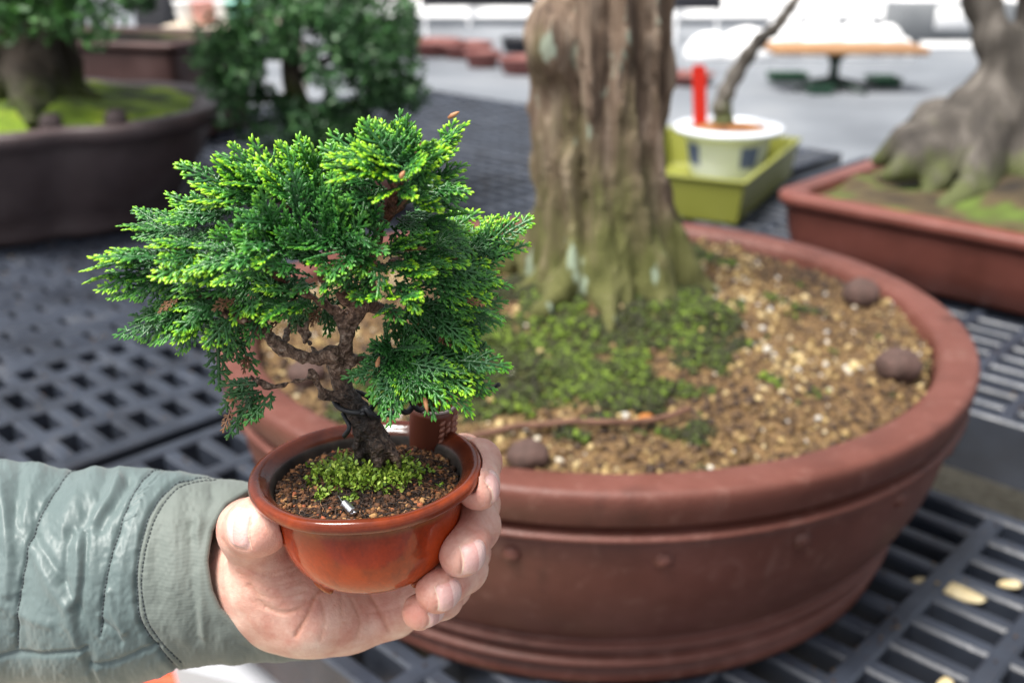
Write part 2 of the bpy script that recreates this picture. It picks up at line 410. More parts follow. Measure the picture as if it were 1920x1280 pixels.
# moss tufts
m_moss = attr_color('moss', [(0, (.02, .020, .005)), (.4, (.034, .046, .005)), (.7, (.068, .112, .007)), (1, (.16, .25, .016))], .8, 300, .001)
n = 34000; r = .345*np.sqrt(RS.uniform(size=n)); a = RS.uniform(0, 2*PI, n); x = PCx+r*np.cos(a); y = PCy+r*np.sin(a)
k = RS.uniform(size=n) < moss_amt(x, y); x = x[k]; y = y[k]; n = len(x)
ov = np.array([[1,0,0],[-1,0,0],[0,1,0],[0,-1,0],[0,0,1],[0,0,-1.]]); of = np.array([[0,2,4],[2,1,4],[1,3,4],[3,0,4],[2,0,5],[1,2,5],[3,1,5],[0,3,5]])
hh = .006*np.clip(noise(x*30, y*30, x*0, 8), 0, 1)
v, f = scatter(ov, of, np.stack([x, y, mound_z(x, y)+.002+hh*RS.uniform(size=n)], 1), .0015+.0025*RS.uniform(size=n), 4)
tag(link('moss', v, f, m_moss, attrs={'tone': np.repeat(np.clip(.35+.3*RS.normal(size=n)+.4*noise(x*18, y*18, x*0, 12), 0, 1), 6)}), 'green moss cushions spreading round the foot of the thick old trunk', 'moss', kind='stuff')
# dark fertiliser balls and other loose bits
m_ball = noisy('dried_ball', [(.05, .028, .022), (.10, .055, .045)], 60, .85, .002, 120)
sv, sf = ico(3)
def ball(px, py, rad, label, zz=.215, grp='dark round balls lying on the soil of the large pot', sq=.8):
    p = G(px, py, zz); v = sv*rad*(1+.10*noise(sv[:, 0]*2+px, sv[:, 1]*2, sv[:, 2]*2, 2)+.03*noise(sv[:, 0]*7, sv[:, 1]*7, sv[:, 2]*7, 3))[:, None]; v[:, 2] *= sq
    d_ = p[:2]-np.array([PCx, PCy]); k_ = np.hypot(*d_); p[:2] = np.array([PCx, PCy])+d_*min(1, (.338-rad)/k_)
    p[2] = float(mound_z(p[0], p[1]))+rad*.55
    o = link('fertiliser_ball', v, sf, m_ball); o.location = p; tag(o, label, 'fertiliser ball', grp)
ball(990, 850, .017, 'dark brown ball on the grit just right of the held pot, below the twig')
ball(1680, 705, .021, 'largest dark brown ball on the grit, near the right rim of the round pot')
ball(1672, 556, .021, 'farthest dark brown ball, touching the back right rim of the round pot')
ball(575, 700, .018, 'dark ball half hidden behind the left branch of the held tree')
m_twig = noisy('twig', [(.08, .035, .02), (.16, .08, .05)], 90, .8, .001)
pp = [G(880+q*46, 812-q*3.5-6*math.sin(q*.8), .222) for q in range(10)]
for p in pp: p[2] = float(mound_z(p[0], p[1]))+.010
v, f = tube_mesh(catmull(pp, 4), .0030, 7); tag(link('twig', v, f, m_twig), 'thin reddish twig lying across the soil in front of the moss', 'twig')
m_leaf = noisy('dry_leaf', [(.3, .09, .01), (.45, .18, .03)], 90, .7)
p0 = G(1215, 775, .222); p0[2] = float(mound_z(p0[0], p0[1]))+.004
vv = [(-.018, 0, 0), (-.009, -.006, .002), (.004, -.007, .003), (.016, 0, 0), (.004, .007, .0035), (-.009, .006, .003), (-.002, 0, .0055)]
mb = MB(); mb.add(vv, [[6, 0, 1], [6, 1, 2], [6, 2, 3], [6, 3, 4], [6, 4, 5], [6, 5, 0]]); o = mb.build('fallen_leaf', m_leaf); o.location = p0; o.scale = (.6, .6, .8); o.rotation_euler = (.2, .1, .3)
md = o.modifiers.new('s', 'SOLIDIFY'); md.thickness = .0008; tag(o, 'small orange brown fallen leaf beside the end of the twig', 'leaf')

# yellow blobs added in the slots to imitate sunlit ground below
m_sunpatch = noisy('pale_litter', [(.5, .38, .18), (.75, .64, .4)], 60, .7)
for q, (px, py, s, rz) in enumerate(((1795, 1107, .028, -.76), (1723, 1090, .011, .3), (1895, 1095, .013, 0), (1770, 1290, .016, .9))):
    p = G(px, py, -.008); v = sv*np.array([s, s*.45, .004])*(1+.15*noise(sv[:, 0]*2+q*7, sv[:, 1]*2, sv[:, 2], 4))[:, None]
    o = link('leaf_litter', v, sf, m_sunpatch); o.location = p; o.rotation_euler = (0, 0, rz)
    tag(o, ['largest pale yellow dry leaf lodged in a bench slot at lower right', 'small pale yellow leaf bit left of the largest one in the same slot', 'pale leaf bit in a slot at the right edge of the photo', 'pale leaf bit in the lowest right slot'][q], 'dry leaf', 'dry leaves caught in the bench slots')
# crumbs of soil and dry needles lying on the pallet bars
RD = np.random.RandomState(77); pts = []
for off, (ua, ub), (va, vb) in (((.012, 0), (-.46, .18), (-.8, 1.1)), ((.012, -.862), (-.8, .22), (-1.2, -.02)), ((-.012, 0), (.48, 1.2), (-2.3, 1.2))):
    u = RD.uniform(ua, ub, 1500); v_ = RD.uniform(va, vb, 1500)
    j = np.round(v_/.09)*.09; on_main = RD.uniform(size=1500) < .5
    v2 = np.where(on_main, j+RD.uniform(-.0085, .0085, 1500), v_); i = np.round(u/.0465)*.0465; u2 = np.where(on_main, u, i+RD.uniform(-.008, .008, 1500))
    z = np.where(on_main, .0005, -.0010); uu_ = u2+off[0]; vv_ = v2+off[1]
    pts.append(np.stack([O45[0]+uu_*U45[0]+vv_*V45[0], O45[1]+uu_*U45[1]+vv_*V45[1], z], 1))
pts = np.concatenate(pts); n = len(pts); s = .0006+.0022*RD.uniform(size=n)**3
v, f = scatter(iv, iff, pts+np.array([0, 0, 1.])*s[:, None]*.3, s, 88, .3, .35)
tag(link('soil_crumbs', v, f, m_grit, attrs={'tone': np.repeat(np.clip(.25+.3*RD.normal(size=n), 0, 1), len(iv))}), 'soil crumbs and grit scattered on the bars of the black pallets', 'crumbs', kind='stuff')
# ------------------------------------------------------------------ bark materials
def bark(name, c1, c2, c3, zscale=(1, 1, .18), sc=30, moss=None, lichen=None, bd=.006, zlo=.22, zhi=.5, seed=0):
    m, nt, b = mat(name, c2, .85); c = coords(nt, zscale); c0 = coords(nt)
    f = tnoise(nt, c, sc, 7, .65, .6); f2 = tnoise(nt, c0, 6+seed, 4)
    cc = ramp(nt, f, [(.28, c1), (.5, c2), (.72, c3)])
    sx = N(nt, 'ShaderNodeSeparateXYZ'); nt.links.new(c0, sx.inputs[0])
    if moss:
        mr = N(nt, 'ShaderNodeMapRange'); mr.inputs['From Min'].default_value = zhi; mr.inputs['From Max'].default_value = zlo
        nt.links.new(sx.outputs[2], mr.inputs[0])
        ad = N(nt, 'ShaderNodeMath', operation='MULTIPLY_ADD'); nt.links.new(tnoise(nt, coords(nt, (1, 1, .35)), 22, 5), ad.inputs[0]); ad.inputs[1].default_value = 1.5
        nt.links.new(mr.outputs[0], ad.inputs[2])
        fac = ramp(nt, ad.outputs[0], [(.85, (0,)*3), (1.45, (.85,)*3)])
        ad2 = N(nt, 'ShaderNodeMath', operation='MULTIPLY'); ad2.inputs[1].default_value = .55; nt.links.new(ad.outputs[0], ad2.inputs[0])
        fac = ramp(nt, ad2.outputs[0], [(.50, (0,)*3), (.78, (.85,)*3)])
        cc = mix(nt, fac, cc, mix(nt, f, tuple(.5*q for q in moss), moss))
    if lichen:
        n1 = tnoise(nt, coords(nt, (1, 1, .4)), 38, 3); fac = ramp(nt, n1, [(.63, (0,)*3), (.68, (.55,)*3)])
        cc = mix(nt, fac, cc, lichen)
    nt.links.new(cc, b.inputs['Base Color']); p = bump(nt, b, f, bd)
    bump(nt, b, tnoise(nt, c0, sc*6, 4), bd*.2, 1, p); return m
m_bigbark = bark('old_bark', (.035, .021, .013), (.165, .112, .077), (.42, .33, .25), zscale=(1, 1, .10), sc=60, bd=.008, moss=(.115, .13, .022), lichen=(.38, .48, .38), zlo=.20, zhi=.47)
def trunk_sdf(name, sil, y, zb, roots, material, h, ridge=.008, fold=9, seed=0, extra=None, parent=None, topz=.95, depthk=.92):
    S = []
    for py, xl, xr in sil:
        a = V(xl, py, y); b_ = V(xr, py, y); S.append(((a[2]+b_[2])/2, (a[0]+b_[0])/2, (b_[0]-a[0])/2))
    S.sort(); S = np.array(S)
    lo = [S[:, 1].min()-S[:, 2].max()-.16, y-S[:, 2].max()-.17, zb-.03]; hi = [S[:, 1].max()+S[:, 2].max()+.16, y+S[:, 2].max()+.12, topz+.02]
    X, ax = grid3(lo, hi, h)
    cx = np.interp(X[2], S[:, 0], S[:, 1]).astype(np.float32); rr = np.interp(X[2], S[:, 0], S[:, 2]).astype(np.float32)-ridge*.9
    dx = X[0]-cx; dy = X[1]-y; th = np.arctan2(dy, dx); r = np.hypot(dx, dy/depthk)
    tw = th+1.2*(X[2]-zb)
    fl = np.sin(tw*fold+2.5*noise(np.cos(th)*2, np.sin(th)*2, X[2]*4, seed))*.5+.5
    fl2 = noise(np.cos(tw)*5, np.sin(tw)*5, X[2]*5, seed+1)
    low = np.clip(1-(X[2]-zb)/.18, 0, 1)
    D = (r-rr-ridge*(fl-.5)*(1+low*1.2)-ridge*1.3*fl2-ridge*.75*noise(np.cos(tw)*11, np.sin(tw)*11, X[2]*9, seed+2)-ridge*.4*noise(np.cos(tw)*24, np.sin(tw)*24, X[2]*30, seed+4))*.8
    if roots:
        for pts, rad in roots:
            D = smin(D, chain(X, pts, rad, .01)+.002*noise(X[0]*60, X[1]*60, X[2]*60, seed+3), .018)
    D = D+ridge*(.35*noise(X[0]*55, X[1]*55, X[2]*30, seed+6)+.25*noise(X[0]*110, X[1]*110, X[2]*50, seed+7))
    if extra: D = extra(X, D)
    D = np.maximum(D, X[2]-topz)
    v, f = nets(D, ax); return link(name, v, f, material, parent)
rts = []
def root(pts, rad): rts.append(([G(px, py, z) for px, py, z in pts], rad))
root([(1072, 500, .275), (1045, 548, .25), (1010, 585, .24), (985, 610, .228)], [.010, .010, .009, .006])
root([(1115, 510, .27), (1108, 545, .25), (1140, 570, .247), (1142, 620, .232)], [.009, .008, .008, .006])
root([(1020, 520, .25), (985, 545, .236), (945, 575, .222), (905, 600, .21)], [.010, .010, .008, .005])
root([(1220, 490, .28), (1230, 545, .25), (1250, 585, .235)], [.012, .012, .008])
root([(1290, 520, .25), (1320, 545, .236), (1345, 560, .22)], [.012, .010, .006])
root([(1030, 450, .27), (960, 470, .24), (900, 480, .215)], [.03, .02, .01])
for a in (60, 110, 150): rts.append(([(TX+.07*math.cos(math.radians(a)), TY+.07*math.sin(math.radians(a)), .28), (TX+.14*math.cos(math.radians(a)), TY+.14*math.sin(math.radians(a)), .235), (TX+.2*math.cos(math.radians(a)), TY+.2*math.sin(math.radians(a)), .205)], [.04, .025, .012]))
def burl(X, D):
    for px, py, y, r in ((1030, 108, TY-.03, .020), (1040, 60, TY-.03, .016)):
        p = V(px, py, y); D = smin(D, seg(X, p, p+np.array([.0, 0, .01]), r, r)+.004*noise(X[0]*45, X[1]*45, X[2]*45, 9), .03)
    for px, y0, y1 in ((1205, 380, 60), (1195, 520, 420), (1100, 300, 160)):   # deep bark clefts
        a = V(px, y0, TY-.078); b_ = V(px-8, y1, TY-.070); D = np.maximum(D, -(seg(X, a, b_, .006, .004)))
    return D
bt = empty('old_bonsai_tree', (TX, TY, .22), label='thick mossy trunk with spreading roots planted in the large round pot', cat='bonsai tree')
def unroot(o, e):
    bpy.context.view_layer.update(); o.parent = e; o.matrix_parent_inverse = e.matrix_world.inverted()
o = trunk_sdf('trunk', [(620, 950, 1335), (570, 958, 1330), (530, 966, 1322), (480, 980, 1318), (430, 990, 1292), (380, 1000, 1272), (300, 1004, 1254), (200, 1006, 1252), (100, 1008, 1258), (0, 1014, 1262), (-400, 1040, 1240), (-900, 1060, 1220)], TY, .19, rts, m_bigbark, .0042, ridge=.010, fold=12, seed=3, extra=burl)
unroot(o, bt)

# ------------------------------------------------------------------ leaf crowns for the out-of-focus trees
def crown(name, blobs, material, leaf, n, seed, parent=None, flat=.6, holes=()):
    R = np.random.RandomState(seed); vs = []; w = np.array([b[3]*b[4]*b[5] for b in blobs]); w = w/w.sum(); pos = []
    for b, k in zip(blobs, (w*n).astype(int)):
        u = R.normal(size=(k, 3)); u /= np.linalg.norm(u, axis=1)[:, None]; rr = R.uniform(size=(k, 1))**.45
        p = np.array(b[:3])+u*rr*np.array(b[3:6])
        q = noise(p[:, 0]/leaf/5, p[:, 1]/leaf/5, p[:, 2]/leaf/5, seed); ok = q > -.18
        for hc, hr in holes: ok &= (np.abs(np.cross(p-CAM, (hc-CAM)/np.linalg.norm(hc-CAM))).max(1) > hr*1.0)
        pos.append(p[ok])
    pos = np.concatenate(pos); k = len(pos)
    lv = np.array([[-1, 0, 0], [-.3, .45, .1], [.5, .4, .05], [1.1, 0, -.1], [.5, -.4, .05], [-.3, -.45, .1]]); lf = np.array([[0, 1, 2], [0, 2, 3], [0, 3, 4], [0, 4, 5]])
    v, f = scatter(lv, lf, pos, leaf*R.uniform(.6, 1.3, k), seed+1, .1)
    return link(name, v, f, material, parent, attrs={'tone': np.repeat(np.clip(.45+.22*R.normal(size=k)+.25*noise(pos[:, 0]*9, pos[:, 1]*9, pos[:, 2]*9, 2), 0, 1), len(lv))})
m_dark = attr_color('dark_needles', [(0, (.014, .045, .016)), (.5, (.036, .115, .034)), (1, (.09, .23, .06))], .5, 40, .001)
m_mid = attr_color('bright_needles', [(0, (.02, .05, .015)), (.5, (.04, .14, .03)), (1, (.10, .30, .05))], .5, 40, .001)
# ------------------------------------------------------------------ other pots on the bench
m_darkpot = noisy('dark_glazed_clay', [(.040, .027, .028), (.068, .047, .048), (.105, .08, .082)], 6, .5, .001, 60)
m_darkrim = m_darkpot
def lobes(a, z, r):
    q = (a+math.radians(52)) % (PI/3); q = min(q, PI/3-q); return 1.015-.075*math.exp(-(q/.11)**2)-.02*math.cos(q*6)*0
lp = empty('lobed_pot', (-1.18, 2.28, 0), label='dark grey brown lobed pot with a moss bed at the left edge', cat='bonsai pot')
prof = [(.05, .01), (.36, .01), (.38, 0), (.40, .004), (.41, .02), (.405, .03), (.43, .06), (.475, .12), (.495, .17), (.5, .2), (.502, .208), (.535, .212), (.545, .222), (.545, .238), (.538, .246), (.50, .246), (.49, .238), (.485, .20), (.45, .1)]
mb = MB(); mb.lathe([(r, z) for r, z in prof], n=120, fn=lobes)
for i in range(len(mb.v)): mb.v[i][:, 1] *= .76
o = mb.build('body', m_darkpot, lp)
for k in range(4):
    mb = MB(); a = math.radians(45+90*k); mb.box((-.05+.33*math.cos(a), -.03+.24*math.sin(a), .0005), (.05+.33*math.cos(a), .03+.24*math.sin(a), .012), .008); mb.build('foot', m_darkpot, lp)
m_brightmoss = attr_color('bright_moss', [(0, (.03, .045, .004)), (.4, (.11, .18, .006)), (.7, (.19, .29, .010)), (1, (.32, .40, .025))], .85, 120, .003)
def soil_disc(name, cx, cy, rx, ry, z, hump, material, label, n=60, seed=1, tone=None, rz=0., kind='stuff'):
    xs = np.linspace(-1, 1, n); A, B = np.meshgrid(xs, xs); keep = np.hypot(A, B) < 1.0; idx = -np.ones(A.shape, int); idx[keep] = np.arange(keep.sum())
    q = np.stack([idx[:-1, :-1], idx[:-1, 1:], idx[1:, 1:], idx[1:, :-1]], -1).reshape(-1, 4); q = q[(q >= 0).all(1)]
    x = A[keep]*rx; y = B[keep]*ry; zz = z+hump*(1-(A[keep]**2+B[keep]**2))+.012*hump/.03*noise(x*12, y*12, x*0, seed)
    c, s = math.cos(rz), math.sin(rz)
    o = link(name, np.stack([cx+c*x-s*y, cy+s*x+c*y, zz], 1), q, material, attrs={'tone': np.clip(.5+.5*noise(x*14, y*14, x*0, seed+1)+.45*noise(x*45, y*45, x*0, seed+2), 0, 1)})
    return tag(o, label, name.replace('_', ' '), kind=kind)
soil_disc('moss_bed', -1.18, 2.28, .485, .37, .235, .035, m_brightmoss, 'bright green moss bed filling the dark lobed pot')
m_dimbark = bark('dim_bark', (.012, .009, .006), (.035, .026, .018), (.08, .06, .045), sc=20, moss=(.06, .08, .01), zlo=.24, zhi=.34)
e = empty('shaded_tree', (-1.07, 2.30, .24), label='dark stout trunk with bright green foliage growing in the dark lobed pot', cat='bonsai tree')  # tree with dark bark and a bright green crown
rts2 = []
for px, py in ((60, 235), (100, 215), (190, 190)):
    p = G(px, py, .25); rts2.append(([(-1.07, 2.3, .36), tuple((np.array([-1.07, 2.3, .30])+p)/2), tuple(p)], [.05, .035, .012]))
o = trunk_sdf('trunk', [(230, -60, 190), (200, -50, 180), (150, -30, 155), (100, -25, 148), (0, -20, 145), (-400, 0, 130)], 2.30, .22, rts2, m_dimbark, .011, ridge=.016, fold=6, seed=8, topz=1.1)
unroot(o, e)
bl = []
for px, py, y, rx, ry, rz in ((-20, -40, 2.05, .2, .12, .09), (60, 10, 2.02, .12, .08, .06), (130, 0, 2.03, .09, .08, .07), (185, 30, 2.0, .06, .06, .05), (200, -20, 2.0, .07, .08, .06), (60, 50, 2.0, .10, .07, .05), (170, 60, 1.98, .05, .05, .04), (0, 20, 2.0, .08, .06, .05), (10, 25, 2.1, .1, .07, .05), (90, -160, 2.1, .3, .2, .12), (240, -120, 2.2, .2, .2, .1), (-100, -260, 2.3, .3, .3, .15), (110, -320, 2.4, .3, .3, .15)):
    p = V(px, py, y); bl.append((*p, rx, ry, rz))
o = crown('crown', bl, m_mid, .011, 16000, 5); unroot(o, e)
m_stone = noisy('dark_stone', [(.03, .02, .02), (.07, .05, .05)], 30, .8, .003)
for px, py, l in ((95, 232, 'dark lump on the moss bed, the left one of two near its front rim'), (218, 225, 'dark lump on the moss bed, the right one of two near its front rim')):
    p = G(px, py, .25); v = sv*.022*(1+.12*noise(sv[:, 0]*2+px, sv[:, 1]*2, sv[:, 2]*2, 2))[:, None]; o = link('fertiliser_ball', v, sf, m_stone); o.location = p; tag(o, l, 'fertiliser ball')

def rect_pot(name, cx, cy, rz, L, W, H, wall, material, label, lip=.012, flare=.04, cat='bonsai pot', foot=True, z0=0., bevel=.03):
    e = empty(name, (cx, cy, z0), rz, label, cat)
    def loop(l, w_, z, r):
        out = []
        for sx, sy, st in ((1, 1, 0), (-1, 1, 90), (-1, -1, 180), (1, -1, 270)):
            for k in range(6):
                t = math.radians(st+k*18); out.append((sx*(l/2-r)+r*math.cos(t), sy*(w_/2-r)+r*math.sin(t), z))
        return out
    zz = .012 if foot else 0
    P_ = [(L-2*flare, W-2*flare, zz, bevel*.8), (L-2*flare+.01, W-2*flare+.01, zz+.006, bevel), (L-1.0*flare, W-1.0*flare, H*.45, bevel), (L-.6*flare, W-.6*flare, H-.03, bevel), (L-2*lip, W-2*lip, H-.024, bevel),
          (L-.4*lip, W-.4*lip, H-.022, bevel), (L, W, H-.016, bevel), (L, W, H-.004, bevel), (L-.006, W-.006, H, bevel), (L-2*wall, W-2*wall, H, bevel*.7), (L-2*wall-.008, W-2*wall-.008, H-.006, bevel*.7), (L-2*wall-.02, W-2*wall-.02, H*.5, bevel*.7)]
    v = []; [v.extend(loop(*p)) for p in P_]; n = 24; m = len(P_)
    f = [[i*n+k, i*n+(k+1) % n, (i+1)*n+(k+1) % n, (i+1)*n+k] for i in range(m-1) for k in range(n)]+[list(range(n))[::-1], [(m-1)*n+k for k in range(n)]]
    o = link('body', v, f, material, e, True)
    md = o.modifiers.new('b', 'EDGE_SPLIT'); md.split_angle = math.radians(50)
    if foot:
        for sx in (-1, 1):
            for sy in (-1, 1):
                mb = MB(); a = (L/2-flare-.05)*sx; c_ = (W/2-flare-.035)*sy; mb.box((a-.05, c_-.025, .0005), (a+.05, c_+.025, .0118), .008); mb.build('foot', material, e)
    return e
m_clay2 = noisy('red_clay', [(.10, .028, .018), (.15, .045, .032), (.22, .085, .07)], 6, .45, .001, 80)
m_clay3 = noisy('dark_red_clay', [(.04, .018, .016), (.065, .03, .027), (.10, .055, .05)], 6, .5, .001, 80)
# right rectangular pot: near corner (.5,1.88), front edge runs to the lower right, left edge to the far right
ang = math.radians(-44)
dirL = np.array([math.cos(ang), math.sin(ang)]); dirW = np.array([-math.sin(ang), math.cos(ang)])
Lr, Wr = .98, .78; c0 = np.array([.482, 1.885])+dirL*Lr/2+dirW*Wr/2
rect_pot('rectangular_pot', c0[0], c0[1], ang, Lr, Wr, .145, .04, m_clay2, 'wide rectangular red brown clay pot with a flared rim at the right edge', flare=.035, lip=.02, bevel=.05)
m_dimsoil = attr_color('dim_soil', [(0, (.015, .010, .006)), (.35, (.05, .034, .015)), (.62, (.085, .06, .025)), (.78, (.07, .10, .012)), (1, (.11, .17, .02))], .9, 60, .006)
n = 50; xs = np.linspace(-.5, .5, n); A, B = np.meshgrid(xs*(Lr-.09), xs*(Wr-.09)); x = A.ravel(); y = B.ravel(); dd = np.hypot((x+.02)/.32, (y-.0)/.28)
zz = .128+.055*np.exp(-dd**2)+.008*noise(x*14, y*14, x*0, 4); q = np.arange(n*n).reshape(n, n); q = np.stack([q[:-1, :-1], q[:-1, 1:], q[1:, 1:], q[1:, :-1]], -1).reshape(-1, 4)
tn = np.clip(.42+.45*noise(x*12, y*12, x*0, 6)+.3*noise(x*34, y*34, x*0, 7)-.45*np.exp(-((x/.26)**2+(y/.22)**2))+.35*np.exp(-((y+.25)/.10)**2)*(x > -.2), 0, 1)  # tone falls round the trunk: its shadow is painted into the soil
tag(link('mossy_soil', np.stack([c0[0]+x*dirL[0]+y*dirW[0], c0[1]+x*dirL[1]+y*dirW[1], zz], 1), q, m_dimsoil, attrs={'tone': tn}), 'brown soil with moss tufts in the rectangular red brown pot', 'soil', kind='stuff')
# its grey gnarled tree
m_greybark = bark('grey_bark', (.014, .011, .009), (.062, .053, .044), (.18, .16, .14), sc=14, moss=(.10, .12, .03), zlo=.14, zhi=.24, bd=.006, seed=2)
gt = empty('gnarled_tree', (.93, 2.02, .17), label='pale grey gnarled trunk with clawlike roots, forked at the top right', cat='bonsai tree')
gy = 2.02
rg = []
def gr(pts, rad): rg.append(([V(px, py, y) for px, py, y in pts], rad))
gr([(1875, 215, gy-.04), (1835, 300, gy-.12), (1800, 350, gy-.18), (1765, 395, gy-.22)], [.05, .026, .018, .012])
gr([(1860, 200, gy-.02), (1770, 275, gy-.08), (1700, 310, gy-.1), (1660, 335, gy-.1)], [.032, .022, .015, .009])
gr([(1850, 190, gy), (1780, 240, gy-.04), (1700, 270, gy-.05), (1640, 300, gy-.02)], [.05, .04, .026, .012])
gr([(1860, 220, gy), (1800, 290, gy-.08), (1760, 340, gy-.12), (1735, 375, gy-.15)], [.055, .036, .022, .012])
gr([(1870, 230, gy), (1850, 310, gy-.1), (1830, 365, gy-.16), (1780, 385, gy-.19)], [.06, .04, .024, .014])
gr([(1900, 230, gy), (1920, 320, gy-.1), (1930, 390, gy-.16)], [.06, .045, .02])
gr([(1900, 200, gy), (1960, 280, gy), (2060, 320, gy-.03)], [.06, .05, .02])
gr([(1840, 200, gy), (1740, 220, gy+.06), (1690, 245, gy+.12)], [.04, .028, .012])
gr([(1900, 200, gy), (1930, 240, gy+.12), (1950, 270, gy+.2)], [.05, .04, .02])
lo = V(1600, 450, gy-.2); 
X, ax = grid3([.62, gy-.34, .11], [1.34, gy+.26, .86], .0085)
D = chain(X, [V(1895, 245, gy), V(1885, 190, gy), V(1893, 130, gy), V(1868, 70, gy), V(1842, 10, gy+.02), V(1810, -80, gy+.02), V(1800, -200, gy+.02)], [.080, .056, .044, .032, .029, .028, .026], .02)
D = smin(D, chain(X, [V(1893, 150, gy), V(1920, 100, gy), V(1940, 30, gy), V(1925, -60, gy), V(1960, -200, gy)], [.045, .034, .030, .028, .026], .02), .015)
for p_, r_ in rg: D = smin(D, chain(X, p_, r_, .015), .025)
D = smin(D, chain(X, [V(1925, 230, gy+.02), V(1935, 160, gy+.02), V(1925, 110, gy)], [.07, .055, .035], .02), .02)
th = np.arctan2(X[1]-gy, X[0]-1.0)
D = D+.009*np.sin(th*13+X[2]*20+3*noise(X[0]*9, X[1]*9, X[2]*9, 3))*np.clip((.45-X[2])/.3, .25, 1)+.006*noise(X[0]*35, X[1]*35, X[2]*20, 5)
v, f = nets(D, ax); o = link('trunk', v, f, m_greybark); unroot(o, gt)

# ------------------------------------------------------------------ olive tray, white pot, red stake, thin tree
m_olive = noisy('olive_plastic', [(.19, .20, .030), (.24, .25, .045)], 5, .4)
a2 = math.radians(-28-6)
dL = np.array([math.cos(a2), math.sin(a2)]); dW = np.array([-math.sin(a2), math.cos(a2)])
p0 = G(1400, 342, .10)[:2]; pR = G(1505, 258, .10)[:2]; pL = G(1268, 322, .075)[:2]
dW = (pR-p0)/np.linalg.norm(pR-p0); Wt = float(np.linalg.norm(pR-p0)); dL = np.array([dW[1], -dW[0]]); Lt = .37
cen = p0-dL*Lt/2+dW*Wt/2; az = math.atan2(dL[1], dL[0])
tray = empty('drip_tray', (cen[0], cen[1], 0), az, 'olive green rectangular plastic tray under the small white pot', 'tray')
def tray_mesh(L, W, H, mat_, par, t=.006, z0=0., fl=.05):
    mb = MB(); P_ = [(L-fl, W-fl, z0), (L-.012, W-.012, z0+H-.008), (L, W, z0+H-.006), (L, W, z0+H), (L-2*t-.012, W-2*t-.012, z0+H), (L-2*t-.05, W-2*t-.05, z0+.006)]
    v = [];
    for l, w_, z in P_: v += [(-l/2, -w_/2, z), (l/2, -w_/2, z), (l/2, w_/2, z), (-l/2, w_/2, z)]
    f = [[i*4+k, i*4+(k+1) % 4, (i+1)*4+(k+1) % 4, (i+1)*4+k] for i in range(5) for k in range(4)]+[[3, 2, 1, 0], [20, 21, 22, 23]]
    mb.add(v, f); return mb
o = tray_mesh(Lt, Wt, .10, m_olive, tray, fl=.035).build('shell', m_olive, tray, False)
md = o.modifiers.new('b', 'BEVEL'); md.width = .004; md.segments = 2
p = G(1365, 252, .125); wp = empty('white_pot', (p[0], p[1], .0085), label='small round white porcelain pot with blue painted panels standing in the olive tray', cat='bonsai pot')
m_porc, nt, b = mat('porcelain', (.8, .8, .8), .15); c = coords(nt); sx = N(nt, 'ShaderNodeSeparateXYZ'); nt.links.new(c, sx.inputs[0])
at2 = N(nt, 'ShaderNodeMath', operation='ARCTAN2'); nt.links.new(sx.outputs[1], at2.inputs[0]); nt.links.new(sx.outputs[0], at2.inputs[1])
mu = N(nt, 'ShaderNodeMath', operation='MULTIPLY'); nt.links.new(at2.outputs[0], mu.inputs[0]); mu.inputs[1].default_value = 4
sn = N(nt, 'ShaderNodeMath', operation='SINE'); nt.links.new(mu.outputs[0], sn.inputs[0])
zr = ramp(nt, sx.outputs[2], [(.045, (0,)*3), (.052, (1,)*3), (.100, (1,)*3), (.106, (0,)*3)])
pf = mix(nt, 1., ramp(nt, sn.outputs[0], [(.45, (0,)*3), (.6, (.9,)*3)]), zr, 'MULTIPLY')
nt.links.new(mix(nt, pf, (.72, .76, .82), (.04, .07, .32)), b.inputs['Base Color'])
mb = MB(); mb.lathe([(.01, 0), (.07, 0), (.08, .005), (.092, .035), (.104, .105), (.108, .116), (.128, .122), (.136, .129), (.136, .136), (.13, .141), (.105, .141), (.098, .13), (.09, .07)], n=64); mb.build('body', m_porc, wp)
m_aka = attr_color('red_soil', [(0, (.12, .04, .01)), (1, (.36, .16, .05))], .9, 90, .004)
soil_disc('red_soil', p[0], p[1], .1, .1, .137, .02, m_aka, 'mounded orange brown soil in the white porcelain pot', n=30)
m_red = mat('red_plastic', (.75, .03, .015), .35, Transmission_Weight=.25)[0]
mb = MB(); q = G(1316, 245, .125); t = V(1311, 122, q[1]); mb.add([(q[0]-.017, q[1], .09), (q[0]+.017, q[1], .09), (t[0]+.017, q[1], t[2]-.01), (t[0]+.013, q[1], t[2]), (t[0]-.013, q[1], t[2]), (t[0]-.017, q[1], t[2]-.01)]+[(q[0]-.017, q[1]+.004, .09), (q[0]+.017, q[1]+.004, .09), (t[0]+.017, q[1]+.004, t[2]-.01), (t[0]+.013, q[1]+.004, t[2]), (t[0]-.013, q[1]+.004, t[2]), (t[0]-.017, q[1]+.004, t[2]-.01)],
       [[0, 1, 2, 3, 4, 5], [11, 10, 9, 8, 7, 6]]+[[i, 6+i, 6+(i+1) % 6, (i+1) % 6] for i in range(6)])
tag(mb.build('plant_label', m_red, smooth=False), 'upright red plastic plant label stuck in the white pot', 'plant label')
ty = float(p[1]); te = empty('slender_tree', (p[0]-.01, ty, .13), label='slender bare leaning trunk growing from the white porcelain pot', cat='bonsai tree')
pts = catmull([V(1352, 248, ty), V(1356, 225, ty), V(1354, 195, ty), V(1368, 160, ty), V(1395, 115, ty), V(1425, 75, ty), V(1452, 55, ty), V(1475, 25, ty), V(1500, -10, ty), V(1560, -90, ty)], 6)
